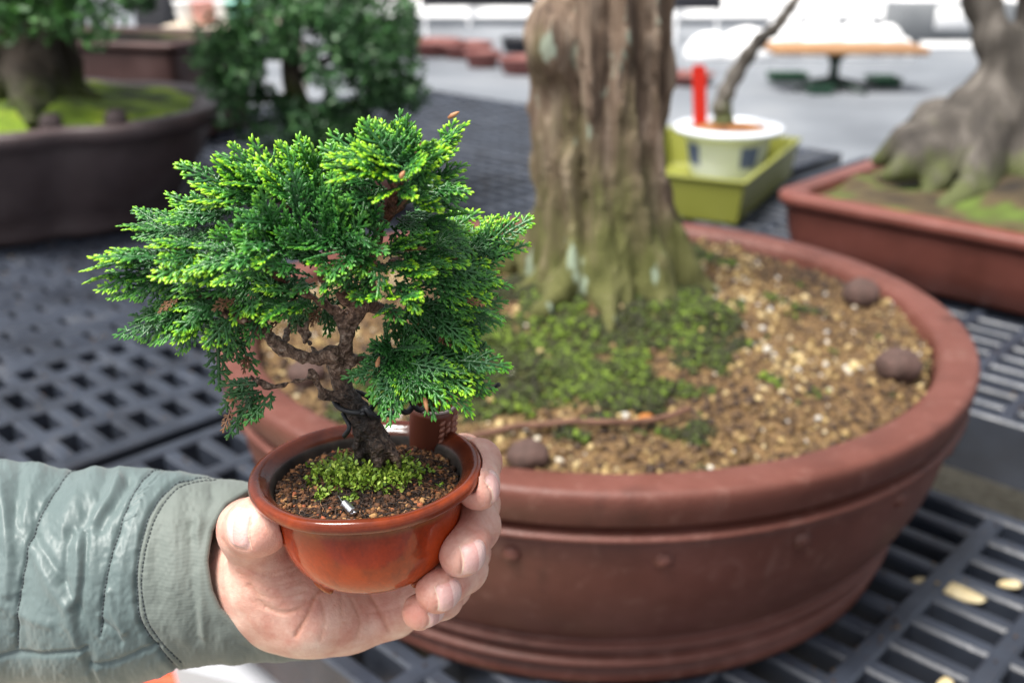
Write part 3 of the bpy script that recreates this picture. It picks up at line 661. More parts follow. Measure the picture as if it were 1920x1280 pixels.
v, f = tube_mesh(pts, np.linspace(.027, .010, len(pts))*(1+.12*np.sin(np.arange(len(pts))*1.3)), 12); v = v+.004*noise(v[:, 0]*40, v[:, 1]*40, v[:, 2]*40, 2)[:, None]
o = link('trunk', v, f, m_greybark); unroot(o, te)
for a_, b_ in (((1475, 25), (1440, -60)), ((1395, 115), (1370, 40))):
    pass

# ------------------------------------------------------------------ brown tray pot behind the lobed pot, and the dark bush
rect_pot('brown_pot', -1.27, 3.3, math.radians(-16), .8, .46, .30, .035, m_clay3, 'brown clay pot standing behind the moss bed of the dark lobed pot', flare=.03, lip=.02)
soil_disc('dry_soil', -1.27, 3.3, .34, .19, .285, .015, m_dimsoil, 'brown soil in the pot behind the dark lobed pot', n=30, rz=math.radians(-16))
e = empty('hanging_tree', (-1.45, 3.3, .3), label='dark arching branches over the brown pot behind the lobed pot', cat='bonsai tree')
v, f = tube_mesh(catmull([(-1.45, 3.3, .29), (-1.43, 3.28, .42), (-1.33, 3.2, .47), (-1.2, 3.15, .455), (-1.08, 3.1, .40)], 6), np.linspace(.04, .012, 25), 10); o = link('trunk', v, f, m_dimbark); unroot(o, e)
o = crown('crown', [(-1.2, 3.13, .465, .2, .12, .035), (-1.05, 3.08, .42, .08, .08, .05), (-1.45, 3.2, .56, .3, .2, .08)], m_dark, .02, 3500, 9); unroot(o, e)

bx, by = V(640, 330, 2.35)[:2]
e = empty('dark_bush', (bx, by, .08), label='dense dark green bushy bonsai between the lobed pot and the round pot', cat='bonsai tree')
rect_pot('shallow_pot', bx, by, math.radians(-20), .3, .22, .09, .02, m_clay2, 'shallow clay pot hidden behind the held tree, under the dark bush', flare=.02, lip=.01)
soil_disc('dark_soil', bx, by, .12, .085, .08, .01, m_dimsoil, 'soil in the shallow pot under the dark bush', n=24, rz=math.radians(-20))
bl = []
for px, py, y, rx, ry, rz in ((470, 120, 2.0, .12, .1, .09), (440, 60, 2.05, .08, .1, .05), (560, 50, 2.0, .14, .12, .09), (560, 0, 2.1, .12, .1, .07), (660, 40, 2.0, .13, .12, .09), (720, 110, 2.0, .09, .1, .08), (650, 130, 1.95, .11, .1, .09), (745, 175, 2.0, .08, .08, .035), (480, 215, 2.0, .09, .08, .05), (600, 225, 2.0, .11, .1, .06), (690, 200, 2.0, .1, .1, .07), (425, 150, 2.05, .05, .06, .06), (735, 60, 2.1, .05, .06, .05), (530, -80, 2.2, .2, .2, .1), (680, -60, 2.2, .16, .16, .08), (500, 250, 2.05, .06, .06, .04), (575, 280, 2.0, .09, .08, .04), (640, 270, 2.05, .1, .08, .05)):
    p = V(px, py, y+.2); bl.append((*p, rx*1.1, ry, rz*1.1))
o = crown('crown', bl, m_dark, .0080, 42000, 21, holes=((V(545, 150, by), .030), (V(590, 178, by), .020), (V(520, 135, by), .025), (V(610, 112, by), .014))); unroot(o, e)
pts = catmull([(bx, by, .07), (bx-.01, by-.02, .14), V(600, 240, by-.05), V(555, 180, by-.1), V(545, 100, by-.1), V(560, 20, by-.1)], 5)
v, f = tube_mesh(pts, np.linspace(.032, .016, len(pts)), 10); o = link('trunk', v, f, m_dimbark); unroot(o, e)
for a_, b_ in (((600, 240), (700, 190)), ((555, 180), (480, 190)), ((545, 100), (460, 110)), ((555, 150), (660, 110))):
    v, f = tube_mesh(catmull([V(*a_, by-.05), V((a_[0]+b_[0])/2, min(a_[1], b_[1])+5, by-.1), V(*b_, by-.12)], 5), np.linspace(.012, .006, 11), 8); o = link('branch', v, f, m_dimbark); unroot(o, e)

# ------------------------------------------------------------------ the yard behind
m_wood = noisy('table_wood', [(.28, .13, .055), (.42, .24, .11)], 4, .5, .001, 30, (1, 8, 8))
m_iron = noisy('green_iron', [(.008, .022, .016), (.015, .04, .028)], 12, .5)
q = G(1560, 168, GZ); D0 = q[1]; tz = V(1560, 84, D0)[2]; xl = V(1440, 84, D0)[0]; xr = V(1722, 84, D0)[0]
e = empty('pedestal_table', (q[0], D0, GZ), label='low table with an orange brown wooden top on a dark pedestal out in the yard', cat='table')
H = tz-GZ; hw = (xr-xl)/2; ox = (xl+xr)/2-q[0]
mb = MB(); mb.box((ox-hw, -.28, H-.06), (ox+hw, .28, H), .01); mb.build('tabletop', m_wood, e)
mb = MB(); mb.lathe([(.16, .03), (.07, .07), (.045, .12), (.04, H-.16), (.07, H-.1), (.2, H-.061)], n=20); mb.build('pedestal', m_iron, e)
for k in range(4):
    mb = MB(); a = math.radians(25+90*k); c_, s_ = math.cos(a), math.sin(a)
    mb.tube([(0.05*c_, .05*s_, .085), (.2*c_, .2*s_, .055), (.42*c_, .42*s_, .022)], [.03, .026, .02], 8, squash=.8); mb.build('leg', m_iron, e)
m_gp = noisy('green_plastic', [(.01, .05, .025), (.03, .09, .05)], 12, .5)
for px, py, l, w_, lab in ((1475, 152, .36, .12, 'low dark green planter box left of the table pedestal'), (1655, 160, .26, .16, 'low dark green planter box right of the table pedestal'), (1520, 168, .22, .1, 'small dark green planter just in front of the table pedestal')):
    p = G(px, py, GZ); e = empty('planter', (p[0], p[1]-.25 if 'front' in lab else p[1], GZ), label=lab, cat='planter', group='planters under the pedestal table')
    tray_mesh(l*1.0, w_*2, .075, m_gp, e).build('shell', m_gp, e, False)
m_whitewall = noisy('white_panel', [(.88, .88, .88), (.92, .92, .92)], 2, .6)
m_greyp = noisy('grey_panel', [(.12, .13, .14), (.2, .21, .22)], 2, .6)
m_blackp = noisy('black_panel', [(.01, .011, .015), (.02, .02, .028)], 2, .6)
m_redbrown = noisy('red_brown_clay', [(.14, .04, .035), (.2, .075, .065)], 5, .7)
# long white barrier with a dark beam over it
WY = 15.5; zb = V(960, 62, WY)[2]
e = empty('white_barrier', (0, WY, GZ), label='long bright white barrier along the far side of the yard', cat='barrier')
zt = V(960, -60, WY)[2]
for k in range(9):
    x0 = -3.6+k*1.5
    mb = MB(); mb.box((x0, -.03, 0), (x0+1.46, .03, (zt-GZ)*1.3), .01, Matrix.Translation((0, 0, .1)) @ Matrix.Rotation(math.radians(-42), 4, 'X')); mb.build('panel', m_whitewall, e)  # panels shaped to lean back so they catch more light
for k in range(10):
    mb = MB(); mb.box((-3.64+k*1.5, -.05, 0), (-3.60+k*1.5, .05, zt-GZ+.02)); mb.build('post', m_whitewall, e, False)
BY = 13.2
for xa, xb, py, lab in ((790, 1005, 12, 'dark overhead beam crossing above the white barrier left of the thick trunk'), (1262, 1352, 17, 'dark overhead beam just right of the thick trunk')):
    a = V(xa, py, BY); b_ = V(xb, py, BY); mb = MB(); mb.box((a[0], BY-.05, a[2]), (b_[0], BY+.05, a[2]+.22), .01)
    e = empty('overhead_beam', (0, 0, 0), label=lab, cat='beam'); mb.build('beam', m_blackp, e)
    for s_ in (a[0]+.04, b_[0]-.04):
        mb = MB(); mb.box((s_-.015, BY-.02, GZ), (s_+.015, BY+.02, a[2]-.0005)); mb.build('post', m_whitewall, e, False)
# grey cabinets right
def cab(x0, x1, yt, yb, Y, mat_, lab, name='cabinet', cat='cabinet', win=None):
    a = V(x0, yt, Y); b_ = V(x1, yb, Y); e = empty(name, ((a[0]+b_[0])/2, Y, GZ), label=lab, cat=cat); w_ = (b_[0]-a[0])/2
    mb = MB(); mb.box((-w_, 0, 0), (w_, .5, a[2]-GZ), .02); mb.build('body', mat_, e)
    if win:
        for (xa, xb, ya, yb2, m_) in win:
            c_ = V(xa, ya, Y); d_ = V(xb, yb2, Y); cx = (a[0]+b_[0])/2
            mb = MB(); mb.box((c_[0]-cx, -.012, d_[2]-GZ), (d_[0]-cx, -.001, c_[2]-GZ), .005); mb.build('panel', m_, e)
    return e
cab(1688, 1905, 8, 130, 12.6, m_greyp, 'grey cabinet with white panels behind the gnarled trunk', win=[(1757, 1818, 14, 56, m_whitewall), (1725, 1850, 78, 112, m_whitewall)])
# white covered heap behind the table
hp = empty('covered_heap', (0, 0, 0), label='bright white sheet draped over a heap behind the pedestal table', cat='covered heap')
mb = MB(); hy = 11.4
for px, py, r in ((1400, 50, .28), (1470, 25, .22), (1540, 30, .25), (1610, 35, .24), (1660, 45, .2), (1330, 60, .22), (1690, 70, .13)):
    p = V(px, py+r*168, hy); vv2 = sv*np.array([r*1.25, r, 1.])*1.0; vv2 = vv2*np.array([1, 1, 1]); vv2[:, 2] = vv2[:, 2]*(V(px, py, hy)[2]-GZ)/1.
    vv2 = vv2*(1+.03*noise(sv[:, 0]*3+px, sv[:, 1]*3, sv[:, 2]*3, 1))[:, None]; vv2[:, 2] = np.maximum(vv2[:, 2], 0); mb.add(vv2+np.array([p[0], hy, GZ]), sf.tolist())
mb.build('cover', m_whitewall, hp)
# red brown pots lined up on the ground
for k, (px, py, w_, lab) in enumerate(((815, 95, .8, 'reddish brown shallow pot, leftmost of the distant row beside the bush'), (875, 100, .7, 'reddish brown shallow pot, second from the bush in the distant row'), (970, 90, .45, 'dark brown distant pot touching the edge of the thick trunk'),
                                        (905, 118, .45, 'reddish distant pot set before the row, left of the thick trunk'), (978, 130, .55, 'pinkish brown distant pot, lowest beside the thick trunk'), (1290, 150, .55, 'dark red brown shallow pot on the ground behind the red label'))):
    p = G(px, py+8, GZ); e = empty('distant_pot', (p[0], p[1], GZ), label=lab, cat='pot', group='pots standing in the yard')
    mb = MB(); r = w_/2*.8; h_ = .16 if k < 5 else .1; mb.lathe([(.01, 0), (r*.8, 0), (r*.95, h_*.6), (r, h_*.8), (r*1.06, h_*.82), (r*1.06, h_), (r*.92, h_), (r*.85, h_*.6), (.01, h_*.7)], n=32); mb.build('body', m_redbrown if k != 2 else m_blackp, e)
# pale things at the top left
m_teal = noisy('teal_glaze', [(.2, .55, .45), (.3, .7, .58)], 5, .3)
m_pink = noisy('pink_glaze', [(.6, .25, .22), (.7, .4, .36)], 5, .3)
m_beige = noisy('beige_board', [(.45, .38, .28), (.6, .52, .42)], 3, .6)
sy = 6.2; a = V(330, 42, sy); b_ = V(560, 42, sy); e = empty('display_shelf', (0, 0, 0), label='pale beige shelf behind the dark bush at the top left', cat='shelf')
mb = MB(); mb.box((a[0], sy-.3, a[2]-.05), (b_[0], sy+.3, a[2]), .01); mb.build('board', m_beige, e)
for s_ in (a[0]+.05, b_[0]-.05):
    mb = MB(); mb.box((s_-.03, sy-.2, GZ), (s_+.03, sy+.2, a[2]-.0505)); mb.build('leg', m_beige, e, False)
for px, w_, m_, lab in ((455, .085, m_teal, 'teal glazed pot on the pale shelf at the top left'), (385, .07, m_pink, 'pinkish pot on the pale shelf at the top left'), (420, .05, m_whitewall, 'small white pot between the teal and pink pots'), (350, .06, m_whitewall, 'white pot at the left end of the pale shelf')):
    p = V(px, 40, sy-.15); e = empty('glazed_pot', (p[0], sy-.15, a[2]), label=lab, cat='pot', group='glazed pots on the pale shelf')
    mb = MB(); mb.lathe([(.01, 0), (w_*.6, 0), (w_*.9, .05), (w_, .11), (w_*1.1, .115), (w_*1.1, .13), (w_*.9, .13), (w_*.8, .09), (.01, .08)], n=28); mb.build('body', m_, e)
cab(236, 336, -80, 200, 7.2, m_blackp, 'dark blue black board standing at the top left behind the arching branches', 'dark_board', 'board')
a = V(752, 14, 4.0); b_ = V(780, 112, 4.0); e = empty('post_box', ((a[0]+b_[0])/2, 4.0, GZ), label='narrow black box on a thin post behind the right side of the dark bush', cat='post box')
mb = MB(); w_ = (b_[0]-a[0])/2; mb.box((-w_, 0, b_[2]-GZ), (w_, .12, a[2]-GZ), .01); mb.build('box_body', m_blackp, e)
mb = MB(); mb.tube([(-.01, .06, 0), (-.01, .06, b_[2]-GZ)], .008, 8); mb.build('post', m_blackp, e)
# ------------------------------------------------------------------ the small glazed pot held in the hand
PO = P(686, 872, .353); PR = Matrix.Rotation(math.radians(-1.8), 3, 'Y') @ Matrix.Rotation(math.radians(-2.5), 3, 'X')
def L2W(v): return np.asarray(v) @ np.array(PR).T+PO
m_glaze, nt, b = mat('amber_glaze', (.4, .07, .01), .09, Specular_IOR_Level=.4); c = coords(nt)
sx = N(nt, 'ShaderNodeSeparateXYZ'); nt.links.new(c, sx.inputs[0])
ad = N(nt, 'ShaderNodeMath', operation='MULTIPLY_ADD'); nt.links.new(tnoise(nt, c, 70, 3), ad.inputs[0]); ad.inputs[1].default_value = .004; nt.links.new(sx.outputs[2], ad.inputs[2])
mr = N(nt, 'ShaderNodeMapRange'); mr.inputs['From Min'].default_value = -.041; mr.inputs['From Max'].default_value = .002; nt.links.new(ad.outputs[0], mr.inputs[0])
zc = ramp(nt, mr.outputs[0], [(0, (.10, .07, .035)), (.05, (.22, .13, .05)), (.10, (.36, .065, .008)), (.35, (.46, .050, .002)), (.62, (.38, .035, .002)), (.74, (.26, .03, .005)), (.80, (.24, .09, .03)), (.83, (.18, .028, .008)), (1, (.14, .026, .010))])
fine = tnoise(nt, c, 900, 3); zc = mix(nt, .5, zc, ramp(nt, fine, [(.3, (.55,)*3), (.7, (1,)*3)]), 'MULTIPLY')
zc = mix(nt, ramp(nt, tnoise(nt, c, 34, 5, .6), [(.45, (0,)*3), (.72, (.6,)*3)]), zc, (.48, .065, .003)); zc = mix(nt, ramp(nt, tnoise(nt, coords(nt, (1, 1, .5)), 48, 5, .7), [(.30, (.75,)*3), (.46, (0,)*3)]), zc, (.13, .018, .004))
ra = N(nt, 'ShaderNodeVectorMath', operation='LENGTH'); cx = N(nt, 'ShaderNodeCombineXYZ'); nt.links.new(sx.outputs[0], cx.inputs[0]); nt.links.new(sx.outputs[1], cx.inputs[1]); nt.links.new(cx.outputs[0], ra.inputs[0])
at = N(nt, 'ShaderNodeAttribute', attribute_name='inside')
inn = mix(nt, ramp(nt, tnoise(nt, c, 120, 5), [(.3, (0,)*3), (.7, (1,)*3)]), (.012, .012, .012), (.07, .055, .045))
rimc = ramp(nt, tnoise(nt, c, 45, 4), [(.35, (.06, .013, .007)), (.65, (.13, .028, .011))])
zc = mix(nt, ramp(nt, at.outputs['Fac'], [(0.02, (0,)*3), (.2, (.8,)*3), (.45, (1,)*3)]), zc, mix(nt, ramp(nt, at.outputs['Fac'], [(.5, (0,)*3), (.72, (1,)*3)]), rimc, inn))
dust = tnoise(nt, c, 330, 2); zc = mix(nt, ramp(nt, dust, [(.755, (0,)*3), (.79, (.8,)*3)]), zc, (.5, .38, .28))
nt.links.new(zc, b.inputs['Base Color'])
nt.links.new(ramp(nt, at.outputs['Fac'], [(.5, (.13,)*3), (.8, (.55,)*3)]), b.inputs['Roughness'])
bump(nt, b, tnoise(nt, c, 90, 3), .0003)
def dens(p, k): return catmull([(a, 0, b_) for a, b_ in p], k)[:, [0, 2]]
prof = dens([(.001, -.0385), (.017, -.0385), (.021, -.038), (.0258, -.0342), (.0292, -.0285), (.0313, -.021), (.0323, -.0135), (.0326, -.0085), (.0325, -.0066), (.0335, -.0058), (.037, -.0056), (.0393, -.0045), (.0400, -.0028), (.0396, -.0009), (.0382, -.0002), (.0365, -.0006), (.0352, -.0016), (.0338, -.0027), (.0325, -.0045), (.0319, -.008), (.031, -.012), (.03, -.02)], 3)
v, f = lathe_mesh(prof, 96)
u = np.arange(len(prof))/3.; ins = np.interp(u, [13.2, 14.2, 16, 17.4, 18.6], [0, .15, .5, .55, 1])
v = v+.00022*noise(v[:, 0]*60, v[:, 1]*60, v[:, 2]*60, 3)[:, None]
hp_ = empty('held_pot', label='small amber glazed round pot held up in the hand', cat='bonsai pot')
hp_.matrix_world = Matrix.Translation(Vector(PO)) @ PR.to_4x4()
o = link('body', v, f, m_glaze, hp_, attrs={'inside': np.repeat(ins, 96)})
for k in range(3):
    mb = MB(); a = math.radians(-90+60*(k*2-1)+5); c0_, s0_ = math.cos(a), math.sin(a); tt = np.array([-s0_, c0_, 0]); rr_ = np.array([c0_, s0_, 0])
    pts = [rr_*.0205+tt*q*.0075+np.array([0, 0, -.0382-.0002*abs(q)]) for q in (-1, -.5, 0, .5, 1)]
    mb.tube(pts, [.001, .0022, .0026, .0022, .001], 8); mb.build('foot', m_glaze, hp_).data.attributes.new('inside', 'FLOAT', 'POINT')

# soil in the small pot
def sz(x, y): return -.0074+.0045*np.exp(-((x/.016)**2+((y-.002)/.015)**2))+.0009*noise(x*160, y*160, x*0, 5)+.0006*noise(x*420, y*420, x*0, 6)
xs = np.linspace(-.0322, .0322, 90); A, B = np.meshgrid(xs, xs); keep = np.hypot(A, B) < .0321; idx = -np.ones(A.shape, int); idx[keep] = np.arange(keep.sum())
q = np.stack([idx[:-1, :-1], idx[:-1, 1:], idx[1:, 1:], idx[1:, :-1]], -1).reshape(-1, 4); q = q[(q >= 0).all(1)]; x = A[keep]; y = B[keep]
m_humus = noisy('humus', [(.008, .005, .003), (.025, .013, .007), (.07, .03, .012)], 260, .8, .0006, 700)
tag(link('fine_soil', L2W(np.stack([x, y, sz(x, y)], 1)), q, m_humus), 'dark crumbly soil in the small amber pot', 'soil', kind='stuff')
m_gran = attr_color('soil_granules', [(0, (.02, .010, .005)), (.35, (.06, .025, .010)), (.6, (.15, .06, .02)), (.85, (.3, .13, .04)), (.95, (.34, .08, .03)), (1, (.4, .22, .08))], .75, 900, .0003)
n = 3600; r = .0312*np.sqrt(RS.uniform(size=n)); a = RS.uniform(0, 2*PI, n); x = r*np.cos(a); y = r*np.sin(a)
dk = np.exp(-(((x-.004)/.014)**2+((y+.008)/.012)**2)); k = RS.uniform(size=n) > dk*.8; x, y, r = x[k], y[k], r[k]; n = len(x)
s = .00035+.0007*RS.uniform(size=n)**2; s[RS.uniform(size=n) < .035] = .0013
v, f = scatter(iv, iff, L2W(np.stack([x, y, sz(x, y)+s*.35], 1)), s, 13, .22)
tag(link('soil_granules', v, f, m_gran, attrs={'tone': np.repeat(np.clip(.35+.28*RS.normal(size=n)+.25*(r > .02), 0, 1), len(iv))}), 'brown and orange soil granules on top of the small amber pot', 'granules', kind='stuff')
m_root = attr_color('fine_roots', [(0, (.006, .004, .003)), (.7, (.03, .014, .008)), (.93, (.16, .07, .03)), (1, (.4, .22, .12))], .7, 500, .0002)
vs, fs, ts, nn = [], [], [], 0
for k in range(900):
    r = .030*math.sqrt(rnd.random()); a = rnd.uniform(0, 2*PI); p = np.array([r*math.cos(a), r*math.sin(a)]); h = rnd.uniform(0, 2*PI); pts = []
    for j in range(5):
        if np.hypot(*p) > .0308: break
        pts.append((p[0], p[1], float(sz(p[0], p[1]))+rnd.uniform(.0002, .0016))); h += rnd.uniform(-.9, .9); p = p+np.array([math.cos(h), math.sin(h)])*rnd.uniform(.0008, .0022)
    if len(pts) < 3: continue
    v, f = tube_mesh(catmull(pts, 3), rnd.choice([.00010, .00013, .0002]), 5, False); vs.append(v); fs += [[i+nn for i in q] for q in f]; nn += len(v); ts.append(np.full(len(v), rnd.random()))
tag(link('root_fibres', L2W(np.concatenate(vs)), fs, m_root, attrs={'tone': np.concatenate(ts)}), 'fine dark root fibres matted over the soil of the small amber pot', 'roots', kind='stuff')
# tiny leafy moss around the trunk foot
m_tiny = attr_color('tiny_leaves', [(0, (.05, .11, .008)), (.5, (.20, .34, .025)), (1, (.42, .54, .08))], .55, 800, .0002)
pos = []; 
cl = [(-.008, -.007, .0035, 1.6), (.000, -.010, .003, 1.5), (.008, -.007, .0035, 1.6), (.013, -.002, .003, 1.3), (-.013, -.001, .0035, 1.3), (-.010, .002, .004, 1.1), (-.006, -.004, .004, 1.2), (.001, -.006, .004, 1.), (.009, -.002, .004, 1.2), (.012, .002, .004, .9), (-.004, -.001, .006, .9), (.008, .003, .006, .7), (.003, -.004, .004, .8), (-.008, .008, .004, 1.), (.012, .000, .003, .5), (.004, .013, .003, .6), (-.014, -.012, .002, .5), (-.004, -.014, .0018, .4), (.014, -.006, .002, .3), (.021, .006, .002, .25), (.024, -.004, .0015, .2), (.017, .010, .002, .2), (-.019, -.004, .0015, .2), (.008, -.011, .0015, .15)]
for cx_, cy_, s_, w_ in cl:
    for k in range(int(w_*32)):
        x_ = cx_+rnd.gauss(0, s_); y_ = cy_+rnd.gauss(0, s_*.8); top = float(sz(x_, y_)); hh_ = rnd.uniform(.001, .0062)*min(1.35, w_+.15)
        for j in range(rnd.randint(3, 6)): pos.append((x_+rnd.gauss(0, .0005), y_+rnd.gauss(0, .0005), top+hh_*rnd.uniform(.55, 1)))
pos = np.array(pos); n = len(pos); lv = np.array([[-1, 0, 0], [-.2, .55, .15], [.7, .45, .2], [1.1, 0, .1], [.7, -.45, .2], [-.2, -.55, .15]]); lf = np.array([[0, 1, 2], [0, 2, 3], [0, 3, 4], [0, 4, 5]])
v, f = scatter(lv, lf, L2W(pos), .00045+.0006*RS.uniform(size=n), 17, .1)
tag(link('moss_sprigs', v, f, m_tiny, attrs={'tone': np.repeat(np.clip(.5+.25*RS.normal(size=n), 0, 1), 6)}), 'tiny bright green leafy moss around the foot of the held tree', 'moss', kind='stuff')
# silver twisted wire end
m_wire = mat('silver_wire', (.6, .6, .62), .3, Metallic=1.)[0]
mb = MB(); t = np.linspace(0, 1, 60); ax0 = np.array([-.0048, -.0190]); ax1 = np.array([-.0015, -.0240])
cx_ = ax0[0]+(ax1[0]-ax0[0])*t; cy_ = ax0[1]+(ax1[1]-ax0[1])*t; zz = np.array([float(sz(a_, b_)) for a_, b_ in zip(cx_, cy_)]).max()+.0012
for ph in (0, PI):
    w_ = 2*PI*3.5*t+ph; pts = np.stack([cx_+.0009*np.cos(w_)*.85, cy_+.0009*np.cos(w_)*.4, zz+.0009*np.sin(w_)-.0004*t+.001], 1); mb.tube(L2W(pts), .0007, 7)
pts = catmull([(-.008, -.0125, float(sz(-.008, -.0125))+.0012), (-.0055, -.018, float(sz(-.0055, -.018))+.002), (ax0[0], ax0[1], zz)], 6); mb.tube(L2W(pts), .00025, 7)
tag(mb.build('anchor_wire', m_wire), 'short twisted silver wire end on the soil of the small amber pot', 'wire')
# ------------------------------------------------------------------ the hand
m_skin, nt, b = mat('skin', (.6, .33, .25), .44, Subsurface_Weight=.14, Subsurface_Scale=.0025); c = coords(nt)
b.inputs['Subsurface Radius'].default_value = (1, .35, .2)
f = tnoise(nt, c, 75, 6, .65); base = ramp(nt, f, [(.32, (.56, .25, .19)), (.5, (.66, .38, .30)), (.68, (.76, .53, .43))])
tp = N(nt, 'ShaderNodeAttribute', attribute_name='tip'); base = mix(nt, tp.outputs['Fac'], base, (.66, .24, .18))
def mth(op, a, b_=None):
    n = N(nt, 'ShaderNodeMath', operation=op)
    for i, q in enumerate((a, b_)):
        if q is None: continue
        if isinstance(q, (int, float)): n.inputs[i].default_value = q
        else: nt.links.new(q, n.inputs[i])
    return n.outputs[0]
nu = N(nt, 'ShaderNodeAttribute', attribute_name='nail_u').outputs['Fac']; nv = N(nt, 'ShaderNodeAttribute', attribute_name='nail_v').outputs['Fac']
pu = mth('POWER', mth('ABSOLUTE', nu), mth('ADD', mth('MULTIPLY', mth('GREATER_THAN', nu, 0.), 8.), 2.4)); pv = mth('POWER', mth('ABSOLUTE', nv), 2.8)
nsum = mth('ADD', pu, pv); nfac = ramp(nt, nsum, [(.82, (1,)*3), (1., (0,)*3)])
nedge = mth('MULTIPLY', ramp(nt, nu, [(.92, (0,)*3), (.945, (.8,)*3), (.965, (.8,)*3), (.985, (0,)*3)]), mth('LESS_THAN', mth('ABSOLUTE', nv), .97))
base = mix(nt, nfac, base, ramp(nt, nu, [(-.9, (.76, .52, .48)), (-.6, (.66, .36, .33)), (.8, (.74, .46, .42))])); base = mix(nt, nedge, base, (.78, .62, .46))
cr = N(nt, 'ShaderNodeAttribute', attribute_name='crease'); base = mix(nt, cr.outputs['Fac'], base, (.5, .22, .13))
nt.links.new(base, b.inputs['Base Color'])
nt.links.new(ramp(nt, nfac, [(0, (.5,)*3), (1, (.25,)*3)]), b.inputs['Roughness'])
p1 = bump(nt, b, tnoise(nt, c, 800, 5, .7), .00025); vo = N(nt, 'ShaderNodeTexVoronoi'); vo.inputs['Scale'].default_value = 1300; nt.links.new(c, vo.inputs['Vector']); bump(nt, b, vo.outputs['Distance'], .00006, 1, p1)

FING = dict(
    index=([P(815, 1010, .412), P(866, 858, .398), P(897, 866, .372), P(896, 915, .350)], [.0095, .0088, .0080, .0074]),
    middle=([P(800, 1075, .412), P(890, 945, .388), P(892, 985, .366), P(866, 1037, .3465)], [.0098, .0090, .0084, .0080]),
    ring=([P(775, 1110, .405), P(875, 1035, .387), P(870, 1066, .366), P(820, 1108, .348)], [.0095, .0084, .0078, .0075]),
    little=([P(735, 1140, .395), P(845, 1098, .384), P(830, 1122, .366), P(788, 1146, .352)], [.0088, .0074, .0066, .0063]),
    thumb=([P(585, 1145, .385), P(505, 1075, .378), P(466, 992, .362), P(486, 985, .3465)], [.0150, .0118, .0104, .0104]))
NAXIS = {'thumb': (.8, -.05, .5), 'index': (-.3, -.35, .85), 'middle': (-.8, -.15, .5), 'ring': (-.8, -.2, .5), 'little': (-.4, -.3, .85)}
NAIL = {  # finger: (nail centre, outward normal hint in picture axes (right, up, towards camera), half length, half width)
    'thumb': ((-.5, .05, .85), .0062, .0068, .2), 'index': ((.9, .05, .35), .0052, .0052, .3), 'middle': ((.45, -.2, .87), .0056, .0056, .3),
    'ring': ((.45, -.25, .86), .0054, .0053, .3), 'little': ((.85, -.3, .4), .0044, .0043, .3)}
VH = .00062
allp = np.concatenate([np.array(v[0]) for v in FING.values()]+[np.array([P(440, 1110, .42), P(640, 1230, .4), P(500, 1050, .36), P(700, 1100, .43)])])
lo = allp.min(0)-.014; hi = allp.max(0)+.014
X, ax = grid3(lo, hi, VH); X = [q.astype(np.float32) for q in X]
palm = None
def addp(a, b_, ra, rb, k=.010):
    global palm
    s = seg(X, a, b_, ra, rb); palm = s if palm is None else smin(palm, s, k)
WR = P(455, 1085, .415)
addp(WR, P(470, 1100, .405), .022, .021)
addp(P(480, 1100, .405), P(560, 1130, .392), .0185, .0155)
addp(P(560, 1140, .396), P(645, 1148, .394), .0145, .0125)
addp(P(645, 1155, .396), P(735, 1142, .400), .0125, .0100)
addp(P(500, 1100, .40), P(800, 1075, .420), .016, .0105)
addp(P(500, 1100, .40), P(775, 1110, .412), .016, .0105)
addp(P(520, 1080, .40), P(815, 1010, .420), .015, .0105)
addp(P(545, 1135, .388), P(508, 1085, .380), .0145, .0130)
addp(P(474, 1060, .394), P(508, 1100, .387), .0150, .0155)
body = palm; tips = np.zeros_like(palm); nailm = np.zeros_like(palm); edgem = np.zeros_like(palm); out = None
SMALL = []
for nm, (pts, rad) in FING.items():
    D = chain(X, pts, rad, .0035)
    a = np.array(pts[-2], np.float32); t = np.array(pts[-1], np.float32); axx = (t-a)/np.linalg.norm(t-a)
    hint, hl, hw, _ = NAIL[nm]; ah = NAXIS[nm]; axx = ah[0]*RT+ah[1]*UP-ah[2]*FW; axx /= np.linalg.norm(axx); n_ = hint[0]*RT+hint[1]*UP-hint[2]*FW; n_ = n_-axx*n_.dot(axx); n_ /= np.linalg.norm(n_); sd_ = np.cross(axx, n_)
    # slight flattening of the dorsal side and a fuller pulp
    ctr = t+n_*rad[-1]*.9+axx*(rad[-1]*.45-hl)
    al = (X[0]-ctr[0])*axx[0]+(X[1]-ctr[1])*axx[1]+(X[2]-ctr[2])*axx[2]; la = (X[0]-ctr[0])*sd_[0]+(X[1]-ctr[1])*sd_[1]+(X[2]-ctr[2])*sd_[2]
    nn_ = (X[0]-ctr[0])*n_[0]+(X[1]-ctr[1])*n_[1]+(X[2]-ctr[2])*n_[2]
    # superellipse, square at the free edge
    e = (np.abs(la/hw)**2.6+np.abs(al/hl)**np.where(al > 0, 5, 2.4))**(1/2.6)-1; e = e*min(hl, hw)
    on = (nn_ > -.0065)*np.exp(-np.clip(-nn_-.0035, 0, 1)/.002)
    D = D+on*(.0007*np.exp(-(np.abs(e)/.0005)**2)-.00022*(e < 0))
    beyond = on*np.exp(-((al-hl-.0002)/.0005)**2)*(np.abs(la) < hw*.95); D = D+.0004*beyond
    SMALL.append((nm, ctr, axx, sd_, n_, hl, hw, t, rad[-1]))
    # creases where the joint bends
    H = smin(D, palm, .009); out = H if out is None else smin(out, H, .0007)
D = out+.00022*noise(X[0]*140, X[1]*140, X[2]*140, 3)
